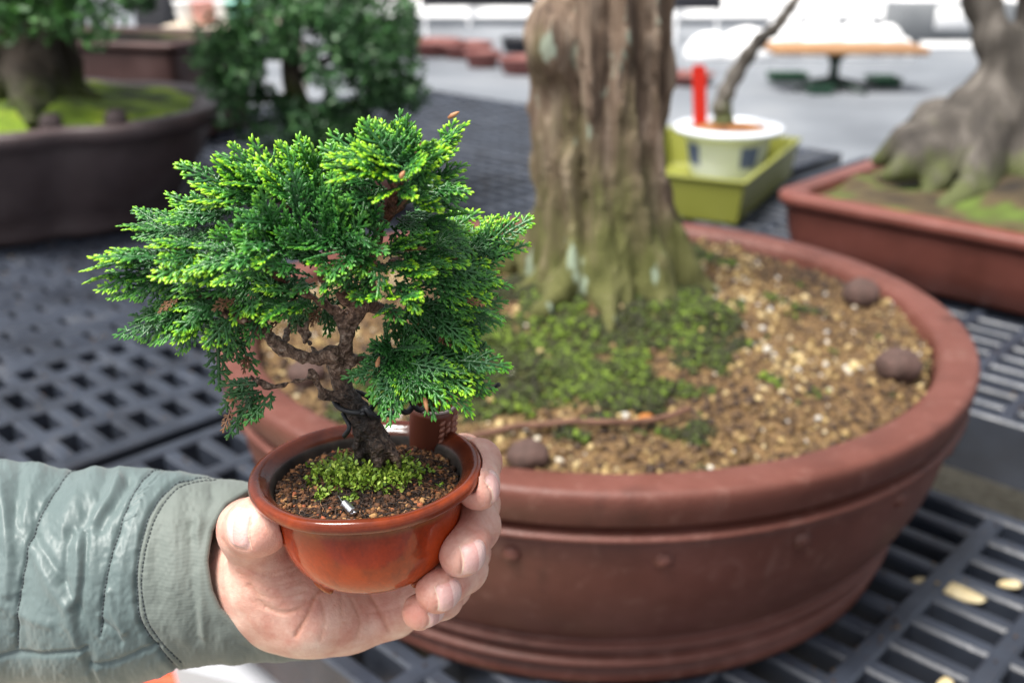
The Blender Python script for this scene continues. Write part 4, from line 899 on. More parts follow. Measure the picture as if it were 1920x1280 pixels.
# hold the surface off the pot: push skin out of the pot body (contact dents)
Lx = np.array(PR)
rel = [X[i]-PO[i] for i in range(3)]; loc = [sum(Lx[j][i]*rel[j] for j in range(3)) for i in range(3)]
rp = np.sqrt(loc[0]**2+loc[1]**2); pr = dens([(.0175, -.037), (.021, -.035), (.0255, -.0315), (.0290, -.0265), (.0311, -.020), (.0322, -.013), (.0326, -.0085), (.0334, -.0062), (.0395, -.0055), (.040, -.0028), (.0396, .001)], 1)
rz_ = np.interp(loc[2], [-.0395, -.038, -.0342, -.0285, -.021, -.0135, -.0085, -.0062, -.0054, -.0028, .0005], [.0175, .0212, .0257, .0292, .0313, .0324, .0328, .0336, .0396, .0402, .0397]).astype(np.float32)
pd = np.where((loc[2] > -.0372) & (loc[2] < .0008), rp-rz_, .01)
pd = np.maximum(rp-rz_, np.maximum(-.0402-loc[2], loc[2]-.0008))
D = np.maximum(D, -(pd-.0002))
# palm and thumb creases as shallow grooves drawn through surface points
CRS = [([(672, 1040, .395), (600, 1105, .375), (578, 1150, .372), (555, 1190, .376)], .0008, .0007), ([(690, 1110, .39), (715, 1150, .388), (728, 1180, .392)], .0006, .0007), ([(640, 1105, .385), (640, 1150, .38)], .0003, .0007),
       ([(470, 1095, .365), (500, 1135, .355), (540, 1148, .352), (590, 1120, .36)], .0006, .0007)]
for k in range(11): CRS.append(([(436+k*4, 1048+k*8.5, .345), (500+k*3+5*math.sin(k*2), 1072+k*8, .340), (560+k*2, 1056+k*9+4*math.sin(k*3), .350)], .00034+.00012*math.sin(k*2.3), .0005))
CRS += [([(418, 1010, 0), (432, 1034, 0), (452, 1046, 0)], .0004, .0006), ([(902, 985, 0), (918, 1000, 0), (934, 1004, 0)], .0003, .0005), ([(600, 1120, 0), (610, 1160, 0), (600, 1200, 0)], .0003, .0006), ([(660, 1125, 0), (675, 1160, 0), (670, 1195, 0)], .00035, .0006), ([(560, 1150, 0), (600, 1170, 0), (650, 1165, 0)], .00025, .0005), ([(690, 1150, 0), (740, 1140, 0), (770, 1130, 0)], .0003, .0005)]
creasef = np.zeros_like(D)
C0 = np.array(CAM, np.float32)
dv = [X[i]-C0[i] for i in range(3)]; dz = sum(dv[i]*FW[i] for i in range(3)); ppx = 960+1920*dv[0]/dz; ppy = 640-1920*sum(dv[i]*UP[i] for i in range(3))/dz
for pts, dep, wd in CRS:
    pp = catmull([(a_, b_, 0) for a_, b_, _ in pts], 6)[:, :2]; best = np.full(D.shape, 1e3, np.float32)
    for i in range(len(pp)-1):
        a_, b_ = pp[i], pp[i+1]; d_ = b_-a_; t_ = np.clip(((ppx-a_[0])*d_[0]+(ppy-a_[1])*d_[1])/max(d_.dot(d_), 1e-9), 0, 1)
        best = np.minimum(best, np.hypot(ppx-a_[0]-t_*d_[0], ppy-a_[1]-t_*d_[1]))
    g_ = np.exp(-(best/(wd*5200))**2)*(dz < .40); D = D+dep*g_; creasef = np.maximum(creasef, g_*dep/.0008)
v, f = nets(D, ax)
def sample(Fd, v):
    i = np.clip(((v-np.array([a[0] for a in ax]))/VH).round().astype(int), 0, np.array(Fd.shape)-1); return Fd[i[:, 0], i[:, 1], i[:, 2]]
cre = sample(creasef, v); nu_ = np.full(len(v), -5.); nv_ = np.full(len(v), 5.); tipa = np.zeros(len(v))
for nm, ctr, axx, sd_, n_, hl, hw, t, r in SMALL:
    d_ = v-ctr; al = d_@axx; la = d_@sd_; nn_ = d_@n_
    on = (nn_ > -.007) & (np.abs(al) < hl*1.5) & (np.abs(la) < hw*1.5)
    nu_[on] = al[on]/hl; nv_[on] = la[on]/hw
    tipa = np.maximum(tipa, .55*np.exp(-(np.linalg.norm(v-t-axx*r*.3, axis=1)/(r*1.25))**2.))
del D, out, palm, body, tips, nailm, edgem, creasef, X, ppx, ppy, dz, dv, rel, loc
person = link('person', v, f, m_skin, attrs={'nail_u': nu_, 'nail_v': nv_, 'tip': tipa, 'crease': np.clip(cre, 0, 1)*.6})
sm = person.modifiers.new('s', 'SMOOTH'); sm.factor = .5; sm.iterations = 2
tag(person, 'bare hand in a grey green jacket sleeve holding up the small amber pot', 'person')
# ------------------------------------------------------------------ jacket sleeve
m_sleeve, nt, b = mat('jacket_cloth', (.2, .26, .26), .5, Sheen_Weight=.15); c = coords(nt)
at = N(nt, 'ShaderNodeAttribute', attribute_name='cuff')
shell = ramp(nt, tnoise(nt, c, 40, 4), [(.3, (.088, .124, .122)), (.7, (.112, .150, .148))]); cuf = ramp(nt, tnoise(nt, c, 50, 4), [(.3, (.108, .128, .114)), (.7, (.132, .154, .138))])
cc = mix(nt, at.outputs['Fac'], shell, cuf); se = N(nt, 'ShaderNodeAttribute', attribute_name='seam'); cc = mix(nt, se.outputs['Fac'], cc, (.06, .08, .085))
nt.links.new(cc, b.inputs['Base Color']); nt.links.new(ramp(nt, at.outputs['Fac'], [(0, (.5,)*3), (1, (.72,)*3)]), b.inputs['Roughness'])
wv = N(nt, 'ShaderNodeTexWave', wave_type='BANDS', bands_direction='Z'); wv.inputs['Scale'].default_value = 260; wv.inputs['Distortion'].default_value = .3; nt.links.new(c, wv.inputs['Vector'])
wm = N(nt, 'ShaderNodeMath', operation='MULTIPLY'); nt.links.new(wv.outputs['Fac'], wm.inputs[0]); nt.links.new(at.outputs['Fac'], wm.inputs[1]); p1 = bump(nt, b, wm.outputs[0], .00006, .5); bump(nt, b, tnoise(nt, c, 1400, 2), .0001, .6, p1)
XS = [-1300, -460, -150, 0, 60, 130, 180, 230, 330, 400, 460, 620]; YT = [760, 850, 862, 868, 868, 884, 878, 877, 884, 898, 905, 922]; YB = [1350, 1270, 1275, 1275, 1268, 1272, 1280, 1280, 1252, 1240, 1238, 1230]
SS = [-1.01, -.9, -.75, -.5, -.2, 0, .3, .6, .85, 1.01]; XE = [600, 578, 540, 492, 450, 437, 427, 428, 443, 478]
SEAMS = {'A': [(142, 870), (112, 905), (85, 950), (58, 1015), (42, 1080), (34, 1140), (31, 1215)], 'C': [(300, 872), (262, 905), (235, 960), (213, 1030), (200, 1080), (193, 1130), (190, 1190)],
         'D': [(395, 890), (340, 898), (305, 922), (280, 962), (264, 1010), (255, 1060), (254, 1110), (262, 1165), (284, 1205), (330, 1255)], 'E': [(405, 898), (350, 906), (318, 928), (292, 968), (275, 1015), (266, 1065), (264, 1110), (274, 1160), (296, 1200), (345, 1250)]}
def pdist(px, py, pts, k=6):
    pp = catmull([(a, b_, 0) for a, b_ in pts], k)[:, :2]; best = np.full(px.shape, 1e4); 
    for i in range(len(pp)-1):
        a, b_ = pp[i], pp[i+1]; d = b_-a; t = np.clip(((px-a[0])*d[0]+(py-a[1])*d[1])/max(d.dot(d), 1e-9), 0, 1)
        q = np.hypot(px-a[0]-t*d[0], py-a[1]-t*d[1]); best = np.minimum(best, q)
    return best
def sleeve_base(px, th, rs=1.):
    yt = np.interp(px, XS, YT); yb = np.interp(px, XS, YB); yc = (yt+yb)/2; rv = (yb-yt)/2; d = np.interp(px, [-1300, -460, 0, 450, 620], [.58, .47, .415, .405, .41])
    s, co_ = np.sin(th), np.cos(th); rvm = rv/1920*d*rs; rdm = rvm*.92
    a = ((px-960)/1920*d)[..., None]*RT+((640-yc)/1920*d+rvm*s)[..., None]*UP+(d-rdm*co_)[..., None]*FW
    n = s[..., None]*UP-co_[..., None]*FW; return CAM+a, n
FOLDS = [([(205, 880), (188, 930), (160, 980), (140, 1005)], 13, -2.2), ([(175, 885), (150, 925), (128, 965)], 16, 1.2), ([(240, 905), (212, 950), (188, 990)], 12, -2.6), ([(222, 900), (200, 945), (178, 975)], 9, 1.6),
         ([(55, 1020), (90, 1080), (128, 1140), (158, 1215)], 13, 1.8), ([(70, 1010), (110, 1070), (150, 1140), (172, 1230)], 9, -1.4), ([(148, 1000), (150, 1060), (146, 1110), (135, 1130)], 10, 1.8), ([(132, 1000), (128, 1050), (122, 1090)], 9, -1.8),
         ([(163, 1000), (160, 1080), (148, 1160), (165, 1230), (185, 1285)], 7, -1.8), ([(0, 900), (12, 960), (18, 1040), (15, 1110)], 11, 1.8), ([(38, 880), (32, 940), (30, 990)], 13, -2.0), ([(75, 880), (62, 920), (50, 980)], 14, 1.6), ([(-40, 880), (-30, 990), (-40, 1100)], 14, -2.2),
         ([(0, 1228), (60, 1222), (120, 1217), (162, 1213)], 5, -1.5), ([(172, 1242), (215, 1236), (255, 1222), (296, 1212)], 5, -1.5), ([(0, 1130), (40, 1150), (95, 1165)], 10, 1.0),
         ([(360, 985), (362, 1050), (366, 1120), (372, 1195)], 10, -1.3), ([(374, 975), (374, 1050), (378, 1120), (380, 1190)], 9, 1.7), ([(392, 990), (400, 1060), (408, 1120), (420, 1170)], 13, -1.4), ([(428, 960), (400, 990), (378, 1020), (370, 1060)], 8, -1.2), ([(420, 945), (392, 972), (365, 1000)], 9, 1.4),
         ([(300, 990), (292, 1060), (296, 1130)], 14, -.8), ([(330, 940), (322, 1030), (324, 1120), (340, 1190)], 18, 1.2), ([(395, 915), (400, 940), (392, 965)], 10, -1.3), ([(420, 1050), (430, 1110), (460, 1160), (500, 1205)], 12, 1.0), ([(400, 1130), (430, 1180), (470, 1215)], 12, -1.0),
         ([(205, 1110), (215, 1150), (235, 1180)], 7, 1.2), ([(195, 1165), (215, 1180), (228, 1200)], 6, -1.2)]
LET = []   # embossed letters climbing the band, read from the bottom up
def glyph(ch, cx, cy, ang, w_=13., h_=24.):
    S_ = {'L': [[(0, 1), (0, 0), (1, 0)]], 'U': [[(0, 1), (0, .25), (.25, 0), (.75, 0), (1, .25), (1, 1)]]}[ch]; c_, s_ = math.cos(ang), math.sin(ang)
    for st in S_: LET.append([(cx+(x-.5)*w_*c_-(y-.5)*h_*-s_*-1, cy+(x-.5)*w_*s_-(y-.5)*h_*c_) for x, y in st])
for ch, cx, cy, ta in (('L', 246, 966, -70), ('U', 256, 940, -66), ('L', 270, 917, -58), ('U', 288, 899, -48)): glyph(ch, cx, cy, math.radians(ta))
nu_, nt_ = 520, 620
thv = np.concatenate([np.linspace(-PI*.56, PI*.56, nt_-120), np.linspace(PI*.56, 2*PI-PI*.56, 122)[1:-1]]); nt_ = len(thv)
uu = np.linspace(0, 1, nu_)
TH_, UU = np.meshgrid(thv, uu); s = np.sin(TH_); fr = np.cos(TH_) > 0
xe = np.interp(s, SS, XE)+np.where(fr, 0, 1)*45*(-np.cos(TH_))
PXg = np.where(UU < .1, -1300+1240*UU/.1, -60+(xe+60)*(UU-.1)/.9)
Bp, Nn = sleeve_base(PXg, TH_)
dv = Bp-CAM; dz = dv@FW; px = 960+1920*(dv@RT)/dz; py = 640-1920*(dv@UP)/dz
front = np.clip((np.cos(TH_)+.25)/.35, 0, 1); H = np.zeros(px.shape)
dA, dC, dD, dE = [pdist(px, py, SEAMS[k]) for k in 'ACDE']
for pts, w_, a_ in FOLDS: H += .8*a_*np.exp(-(pdist(px, py, pts)/w_)**2)*front
near = np.minimum(np.minimum(dA, dC), dD); isc = np.interp(py, [p[1] for p in SEAMS['D']], [p[0] for p in SEAMS['D']]); cufm = np.clip((px-isc)/3+.5, 0, 1)*front+np.clip((px-300)/5, 0, 1)*(1-front)
H += (1.6*(1-np.exp(-(near/30)**2)))*(1-cufm)*front-1.1*np.exp(-(dA/4)**2)*front-.9*np.exp(-(dC/4)**2)*front-1.6*np.exp(-(dD/4.5)**2)*front-.5*np.exp(-(dE/3)**2)*front
H += .5*noise(px/42, py/120, px*0, 4)*(1-.4*cufm)+.28*noise(px/16, py/50, px*0, 5)*(1-.5*cufm)+.14*noise(px/6, py/9, px*0, 15)+.5*noise(px/30-py/45, py/60+px/90, px*0, 6)
H += .8*np.exp(-(near/12)**2)*np.sin(py/7.+2*noise(px/20, py/20, px*0, 9))*.35*(1-cufm)*front
for l in LET: H += .42*np.exp(-(pdist(px, py, l, 2)/2.1)**4)*front
H *= np.clip(np.minimum(1, (1.002-UU)*18), .15, 1)
seam = np.clip(.75*np.exp(-(dD/2.6)**2)+.5*np.exp(-(dA/2.2)**2)+.5*np.exp(-(dC/2.2)**2), 0, 1)*front
W_ = Bp+Nn*H[..., None]*.001
rows = [W_.reshape(-1, 3)]; cu = [cufm.ravel()]; sm_ = [seam.ravel()]
last = W_[-1]; cen = last.mean(0); RTv = np.array(RT)
for k, (sh, dx) in enumerate(((.0006, .0010), (.0016, .0012), (.0028, .0004), (.0032, -.004), (.0034, -.02))):
    rows.append(last-Nn[-1]*sh+RTv*dx); cu.append(np.ones(nt_)); sm_.append(np.zeros(nt_))
v = np.concatenate(rows); nr = nu_+5; ii = np.arange(nr*nt_).reshape(nr, nt_); jj = np.roll(ii, -1, axis=1)
q = np.stack([ii[:-1], ii[1:], jj[1:], jj[:-1]], -1).reshape(-1, 4)
sleeve = link('jacket_sleeve', v, q, m_sleeve, person, attrs={'cuff': np.concatenate(cu), 'seam': np.concatenate(sm_)})
# stitches
m_thread = mat('thread', (.035, .045, .05), .8)[0]
def surf(x_, y_):
    i = np.argmin(np.where(fr, np.hypot(px-x_, py-y_), 1e9)); return W_.reshape(-1, 3)[i], Nn.reshape(-1, 3)[i]
for key in 'ACDE':
    mb = MB(); pp = catmull([(a, b_, 0) for a, b_ in SEAMS[key]], 40)[:, :2]; L = np.concatenate([[0], np.cumsum(np.linalg.norm(np.diff(pp, axis=0), axis=1))]); t = 0.
    while t < L[-1]-6:
        e = []
        for q_ in (t, t+5.2): e.append((np.interp(q_, L, pp[:, 0]), np.interp(q_, L, pp[:, 1])))
        (a, n0), (b_, n1) = surf(*e[0]), surf(*e[1])
        if np.linalg.norm(a-b_) < .004: mb.tube([a+n0*.00005, (a+b_)/2+n0*.00032, b_+n1*.00005], .00026, 5)
        t += 8.2
    mb.build('stitching', m_thread, sleeve)
# ------------------------------------------------------------------ the held miniature cypress
PY0 = float(PO[1])
def T(px, py, dy=0.): return V(px, py, PY0+dy)
m_minibark, nt, b = mat('scaly_bark', (.1, .06, .04), .6); c = coords(nt)
vo = N(nt, 'ShaderNodeTexVoronoi'); vo.inputs['Scale'].default_value = 800; vo.inputs['Randomness'].default_value = 1
mp = N(nt, 'ShaderNodeVectorMath', operation='ADD'); nz = N(nt, 'ShaderNodeTexNoise'); nz.inputs['Scale'].default_value = 160; sc_ = N(nt, 'ShaderNodeVectorMath', operation='SCALE'); sc_.inputs['Scale'].default_value = .005
nt.links.new(c, nz.inputs['Vector']); nt.links.new(nz.outputs['Color'], sc_.inputs[0]); nt.links.new(c, mp.inputs[0]); nt.links.new(sc_.outputs[0], mp.inputs[1]); nt.links.new(mp.outputs[0], vo.inputs['Vector'])
f = tnoise(nt, mp.outputs[0], 620, 5, .65); g_ = tnoise(nt, c, 60, 4)
cc = ramp(nt, f, [(.34, (.025, .012, .007)), (.46, (.10, .055, .034)), (.58, (.23, .145, .10)), (.70, (.50, .39, .31))])
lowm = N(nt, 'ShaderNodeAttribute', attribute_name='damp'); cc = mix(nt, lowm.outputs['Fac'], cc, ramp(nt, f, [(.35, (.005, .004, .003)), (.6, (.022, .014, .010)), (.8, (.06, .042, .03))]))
redm = N(nt, 'ShaderNodeAttribute', attribute_name='red'); cc = mix(nt, redm.outputs['Fac'], cc, ramp(nt, f, [(.35, (.04, .012, .006)), (.65, (.20, .065, .03)), (.8, (.36, .16, .09))]))
nt.links.new(cc, b.inputs['Base Color']); nt.links.new(ramp(nt, f, [(.3, (.75,)*3), (.7, (.38,)*3)]), b.inputs['Roughness'])
p1 = bump(nt, b, vo.outputs['Distance'], .0007, 1.); bump(nt, b, f, .0009, 1., p1)
LIMBS = []
def limb(pts, rad): LIMBS.append(([T(*p) for p in pts], [r*.00070 for r in rad]))
limb([(722, 890, .004), (712, 850, .002), (700, 828, .001), (686, 790, 0), (668, 765, 0), (650, 742, 0), (638, 712, 0), (634, 684, 0), (646, 655, 0), (650, 630, 0), (648, 608, 0), (668, 585, 0)], [7.6, 7.2, 6.6, 6.2, 5.4, 4.5, 4.3, 4.6, 3.7, 2.9, 3.3, 3.4])
limb([(690, 830, -.001), (678, 852, -.003), (672, 868, -.004)], [3.5, 2.6, 1.5])
limb([(715, 830, .0), (738, 855, -.001), (748, 872, -.002)], [4., 2.8, 1.6])
limb([(705, 835, -.004), (708, 862, -.004), (706, 880, -.006)], [3.5, 2.6, 1.5])
limb([(634, 678, -.002), (621, 664, -.004)], [3.9, 3.8])
limb([(658, 680, -.001), (650, 690, -.002)], [3., 3.])
limb([(650, 742, 0), (672, 800, -.003), (668, 838, -.004)], [3., 2.6, 1.5])
limb([(672, 585, 0), (688, 566, 0), (694, 530, .002), (700, 480, .003), (712, 435, .003), (728, 398, .002), (742, 372, .002)], [3.2, 3.0, 2.2, 2.1, 2.0, 2.5, 1.6])
limb([(728, 398, .002), (705, 388, 0), (690, 378, -.002)], [2.4, 1.5, .9]); limb([(728, 398, .002), (752, 388, .003), (768, 376, .005)], [2.4, 1.4, .9])
limb([(735, 390, .0), (738, 350, -.004), (722, 320, -.006), (700, 280, -.002)], [1.8, 1.3, 1.1, .8]); limb([(742, 372, .002), (765, 320, .0), (790, 270, .004)], [1.8, 1.2, .8])
limb([(635, 668, -.002), (605, 670, -.004), (565, 668, -.006), (530, 654, -.008), (495, 626, -.008), (455, 597, -.010), (420, 588, -.010), (385, 556, -.012), (345, 538, -.014)], [3., 2.6, 2.5, 2.7, 2.4, 2.1, 1.9, 1.5, 1.1])
limb([(455, 597, -.010), (440, 570, -.006), (430, 540, -.002), (380, 500, -.004), (330, 470, -.008)], [2.2, 1.7, 1.5, 1.2, .8])
limb([(655, 606, 0), (625, 580, -.003), (600, 566, -.005), (560, 545, -.008), (520, 520, -.010), (460, 480, -.012)], [2.8, 2.3, 2.0, 1.7, 1.4, .9])
limb([(680, 575, -.001), (655, 545, -.004), (630, 515, -.007), (605, 485, -.010), (560, 440, -.010)], [2.2, 1.5, 1.3, 1.1, .8]); limb([(676, 580, -.003), (648, 562, -.006), (618, 538, -.009), (580, 500, -.012)], [2.2, 1.6, 1.4, .9])
limb([(660, 676, 0), (690, 676, .002), (715, 672, .004), (760, 690, .0), (810, 700, -.004), (870, 700, -.006)], [2.8, 2.2, 2.0, 1.5, 1.1, .8])
limb([(696, 575, .002), (740, 585, .006), (800, 600, .010), (860, 600, .012)], [2.4, 1.7, 1.2, .8]); limb([(700, 500, .003), (750, 490, .010), (810, 490, .018), (880, 480, .024), (930, 440, .028)], [1.9, 1.5, 1.2, .9, .7])
limb([(626, 742, -.001), (608, 738, -.002), (596, 722, -.003), (582, 700, -.004), (574, 685, -.005)], [2.6, 2.0, 1.5, 1.3, 1.0]); limb([(586, 706, -.004), (555, 716, -.006), (525, 722, -.007), (500, 724, -.008), (470, 738, -.008)], [1.3, 1.0, 1.0, .9, .6])
limb([(500, 724, -.008), (485, 715, -.009), (470, 706, -.010)], [.9, .7, .5]); limb([(530, 654, -.004), (540, 620, .006), (545, 585, .010)], [1.8, 1.3, 1.0]); limb([(590, 664, -.002), (572, 620, .012), (590, 580, .016)], [1.6, 1.2, .9]); limb([(575, 640, .012), (555, 600, .014)], [1.1, .8])
limb([(688, 560, .002), (660, 470, .0), (600, 400, -.002), (540, 350, -.002)], [1.8, 1.4, 1.1, .7])
pts_ = np.concatenate([np.array(l[0]) for l in LIMBS]); lo = pts_.min(0)-.012; hi = pts_.max(0)+.012
v_all = []; f_all = []; nn = 0
def mini(sub, lo, hi, h):
    X, ax = grid3(lo, hi, h); D = None
    for p_, r_ in sub:
        s_ = chain(X, p_, r_, .0010); D = s_ if D is None else smin(D, s_, .0014)
    D = D+.0008*noise(X[0]*280, X[1]*280, X[2]*220, 3)+.0007*noise(X[0]*620, X[1]*620, X[2]*520, 4); return nets(D, ax)
v, f = mini(LIMBS, lo, hi, .00062)
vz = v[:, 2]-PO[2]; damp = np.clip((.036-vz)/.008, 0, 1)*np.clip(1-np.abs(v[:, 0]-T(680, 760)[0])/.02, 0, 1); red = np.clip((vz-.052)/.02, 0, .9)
tree = empty('held_cypress', T(712, 822), label='miniature cypress with crooked trunk and lime tipped scaly foliage in the small pot', cat='bonsai tree')
o = link('trunk', v, f, m_minibark, attrs={'damp': damp, 'red': red}); unroot(o, tree)

# ---- fan sprays of scale leaves
def frond(L, seed, dens_=1.):
    R = np.random.RandomState(seed); C_ = []  # (points, radii, tipness at end)
    def path(p0, ang, l, curl): 
        n = max(3, int(l/.55)+1); t = np.linspace(0, 1, n); a = ang+curl*t; st = l/(n-1)
        x = p0[0]+np.concatenate([[0], np.cumsum(np.cos(a[:-1])*st)]); y = p0[1]+np.concatenate([[0], np.cumsum(np.sin(a[:-1])*st)])
        return np.stack([x, y], 1), a
    m, ma = path((0, 0), 0, L, R.uniform(-.25, .25)); C_.append((m, .52, 1))
    x = L*.10; sd = 1
    while x < L*.95:
        s_ = x/L; l = L*(.46*(1-s_)**.75*min(1, (s_+.12)*3)+.07)*R.uniform(.75, 1.15); i = int(s_*(len(m)-1)); a0 = ma[i]+sd*R.uniform(.65, .95)
        lat, la = path(m[i], a0, l, -sd*R.uniform(.15, .5)); C_.append((lat, .45, .9))
        if l > 2.6:
            y = .9; s2 = sd
            while y < l*.92:
                l2 = (l-y)*R.uniform(.32, .55)+.9; k = int(y/l*(len(lat)-1)); su, sa = path(lat[k], la[k]+s2*R.uniform(.6, .9), l2, -s2*.3); C_.append((su, .42, .85))
                if l2 > 2.4:
                    for q_ in (.35, .65):
                        kk = int(q_*(len(su)-1)); s3 = 1 if R.rand() < .5 else -1
                        t3, _ = path(su[kk], sa[kk]+s3*.7, R.uniform(.9, 1.5), 0); C_.append((t3, .42, .8))
                s2 = -s2; y += R.uniform(1.5, 2.0)/dens_
        sd = -sd; x += R.uniform(1.25, 1.8)/dens_
    V_, F_, A_, nn = [], [], [], 0
    K = 5; cs = [(math.cos(2*PI*k/K), math.sin(2*PI*k/K)) for k in range(K)]
    for p, r, tp in C_:
        n = len(p); d = np.gradient(p, axis=0); d /= np.linalg.norm(d, axis=1)[:, None]+1e-9; nrm = np.stack([-d[:, 1], d[:, 0]], 1); t = np.linspace(0, 1, n)
        rr = r*(1+.22*np.where(np.arange(n) % 2 == 0, 1, -1))*np.where(t > .999, .45, 1)*R.uniform(.9, 1.1, n); z0 = R.uniform(-.25, .25); zz = z0*np.minimum(1, t*4)+R.uniform(-.12, .12, n)
        for cx_, cy_ in cs: pass
        ring = np.stack([np.stack([p[:, 0]+nrm[:, 0]*rr*a_, p[:, 1]+nrm[:, 1]*rr*a_, zz+rr*.62*b_], 1) for a_, b_ in cs], 1).reshape(-1, 3)
        tipp = np.array([[p[-1, 0]+d[-1, 0]*r*.5, p[-1, 1]+d[-1, 1]*r*.5, zz[-1]]])
        V_.append(ring); V_.append(tipp); left = (1-t)*len(t)*.55       # mm to the tip
        A_.append(np.repeat(np.exp(-(left/1.5)**2), K)); A_.append([1.])
        g = nn+np.arange((n-1)*K).reshape(n-1, K); gn = np.roll(g, -1, 1)
        F_.append(np.stack([g, gn, gn+K, g+K], -1).reshape(-1, 4)); e = nn+(n-1)*K+np.arange(K); F_.append(np.stack([e, np.roll(e, -1), np.full(K, nn+n*K), np.full(K, nn+n*K)], -1))
        nn += n*K+1
    v = np.concatenate(V_); tip = np.concatenate(A_)
    out = np.clip(np.hypot(v[:, 0]/L, v[:, 1]/L*1.3), 0, 1.2)
    return v*.001, np.concatenate(F_), tip, out
TEMP = [frond(L, 40+i, d) for i, (L, d) in enumerate(((12, 1), (12, .9), (15, .9), (15, 1), (18, .9), (18, .85), (21, .85), (14, .9)))]
FV, FF, FT, fn_ = [], [], [], 0
def place(base, direc, normal, k, scale, bright, droop, R):
    """set a frond with its axis along direc and its face towards normal"""
    global fn_
    v, f, tip, out = TEMP[k]; x = direc/np.linalg.norm(direc); z = normal-x*normal.dot(x); z /= np.linalg.norm(z)+1e-9; y = np.cross(z, x)
    L = v[:, 0].max(); u = v[:, 0]/L; q = v.copy(); q[:, 2] -= droop*L*u*u+(-.10)*L*np.abs(v[:, 1]/L)**1.5*R.uniform(-.5, 1.4)
    q = q*scale*np.array([1, R.uniform(.8, 1.1), 1]); q = base+q[:, :1]*x+q[:, 1:2]*y+q[:, 2:]*z
    FV.append(q); FF.append(f+fn_); fn_ += len(q)
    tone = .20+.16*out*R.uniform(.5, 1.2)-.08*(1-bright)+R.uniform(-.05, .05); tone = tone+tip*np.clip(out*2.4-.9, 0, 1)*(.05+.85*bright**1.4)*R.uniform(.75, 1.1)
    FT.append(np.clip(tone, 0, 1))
RF = np.random.RandomState(5)
TOC = -FW
def pad(b_, t_, n, wid=12, k=(2, 3, 4), q=.45, bright=.8, jit=4., droop=.12, sc=1., along=(.35, .75), fan=.6):
    """n fronds growing from along the line b_->t_ so that the outermost reaches t_"""
    n = max(2, int(round(n*.68)))
    A = T(*b_); B = T(*t_); D = B-A; Ln = np.linalg.norm(D); D = D/Ln
    nrm = (1-q)*np.array([0, 0, 1.])+q*TOC; side = np.cross(nrm, D); side /= np.linalg.norm(side)
    for i in range(n):
        kk = int(RF.choice(k)); L = TEMP[kk][0][:, 0].max()*sc
        a = 0. if i == 0 else RF.uniform(-fan, fan); dd = D*math.cos(a)+side*math.sin(a); s_ = max(Ln-L, 0)*(1. if i == 0 else RF.uniform(*along))
        base = A+D*s_+side*math.sin(a)*wid*.0004+RF.normal(size=3)*jit*.0004
        nn_ = nrm+RF.normal(size=3)*.28; dd = dd+RF.normal(size=3)*.10
        place(base, dd, nn_, kk, sc*RF.uniform(.8, 1.15), np.clip(bright+RF.normal()*.15, 0, 1), droop+RF.uniform(-.08, .12), RF)
# left plumes
pad((330, 500, -.014), (128, 484, -.020), 8, q=.25, bright=.95); pad((330, 500, -.01), (150, 515, -.016), 6, q=.3, bright=.8)
pad((400, 470, -.018), (255, 462, -.026), 7, q=.3, bright=.9); pad((460, 485, -.022), (335, 505, -.03), 9, q=.35, bright=1.); pad((500, 470, -.02), (425, 470, -.03), 5, q=.3, bright=.8, k=(0, 1))
pad((380, 440, -.004), (190, 396, -.006), 6, q=.3, bright=.6); pad((380, 450, 0), (240, 430, -.004), 6, q=.3, bright=.6); pad((430, 420, 0), (287, 374, -.002), 6, q=.3, bright=.6)
pad((420, 400, .0), (330, 395, -.006), 5, q=.4, bright=.4)
pad((520, 390, -.004), (335, 318, -.008), 8, q=.3, bright=.85); pad((520, 380, 0), (345, 345, -.006), 6, q=.3, bright=.75)
pad((520, 370, 0), (415, 256, -.002), 8, q=.5, bright=.85, droop=-.1); pad((540, 370, 0), (400, 290, -.006), 8, q=.4, bright=.9); pad((560, 370, .002), (468, 272, -.002), 7, q=.5, bright=.85, droop=0)
pad((580, 370, 0), (510, 280, -.004), 7, q=.5, bright=.8); pad((600, 370, .003), (560, 272, .0), 7, q=.5, bright=.8, droop=0); pad((620, 370, .002), (605, 268, -.003), 7, q=.5, bright=.85); pad((640, 360, .004), (650, 290, 0), 6, q=.5, bright=.7)
pad((450, 560, -.012), (205, 602, -.018), 8, q=.6, bright=.5, droop=.2); pad((430, 560, -.014), (240, 642, -.02), 8, q=.7, bright=.65, droop=.2); pad((430, 570, -.014), (318, 618, -.022), 7, q=.7, bright=.8, droop=.2); pad((400, 560, -.01), (262, 560, -.014), 6, q=.5, bright=.45)
pad((400, 520, -.006), (215, 545, -.01), 6, q=.4, bright=.5); pad((420, 580, -.006), (370, 660, -.008), 5, q=.7, bright=.15, k=(0, 1), droop=.2); pad((430, 590, -.004), (430, 720, -.006), 6, q=.8, bright=.25, k=(0, 1, 2), droop=.2, fan=.45); pad((440, 600, -.004), (470, 670, -.004), 4, q=.8, bright=.1, k=(0, 1)); pad((420, 600, 0), (402, 650, 0), 4, q=.8, bright=.1, k=(0, 1))
# lower left sprig
pad((500, 725, -.008), (408, 755, -.010), 4, q=.6, bright=.12, k=(0, 1, 2), droop=.15, fan=.5); pad((490, 718, -.009), (425, 700, -.006), 3, q=.5, bright=.08, k=(0, 1));  pad((470, 735, -.008), (432, 808, -.01), 4, q=.8, bright=.15, k=(0, 1, 2), fan=.3); pad((470, 735, -.008), (490, 800, -.01), 2, q=.8, bright=.15, k=(0, 1), fan=.3)
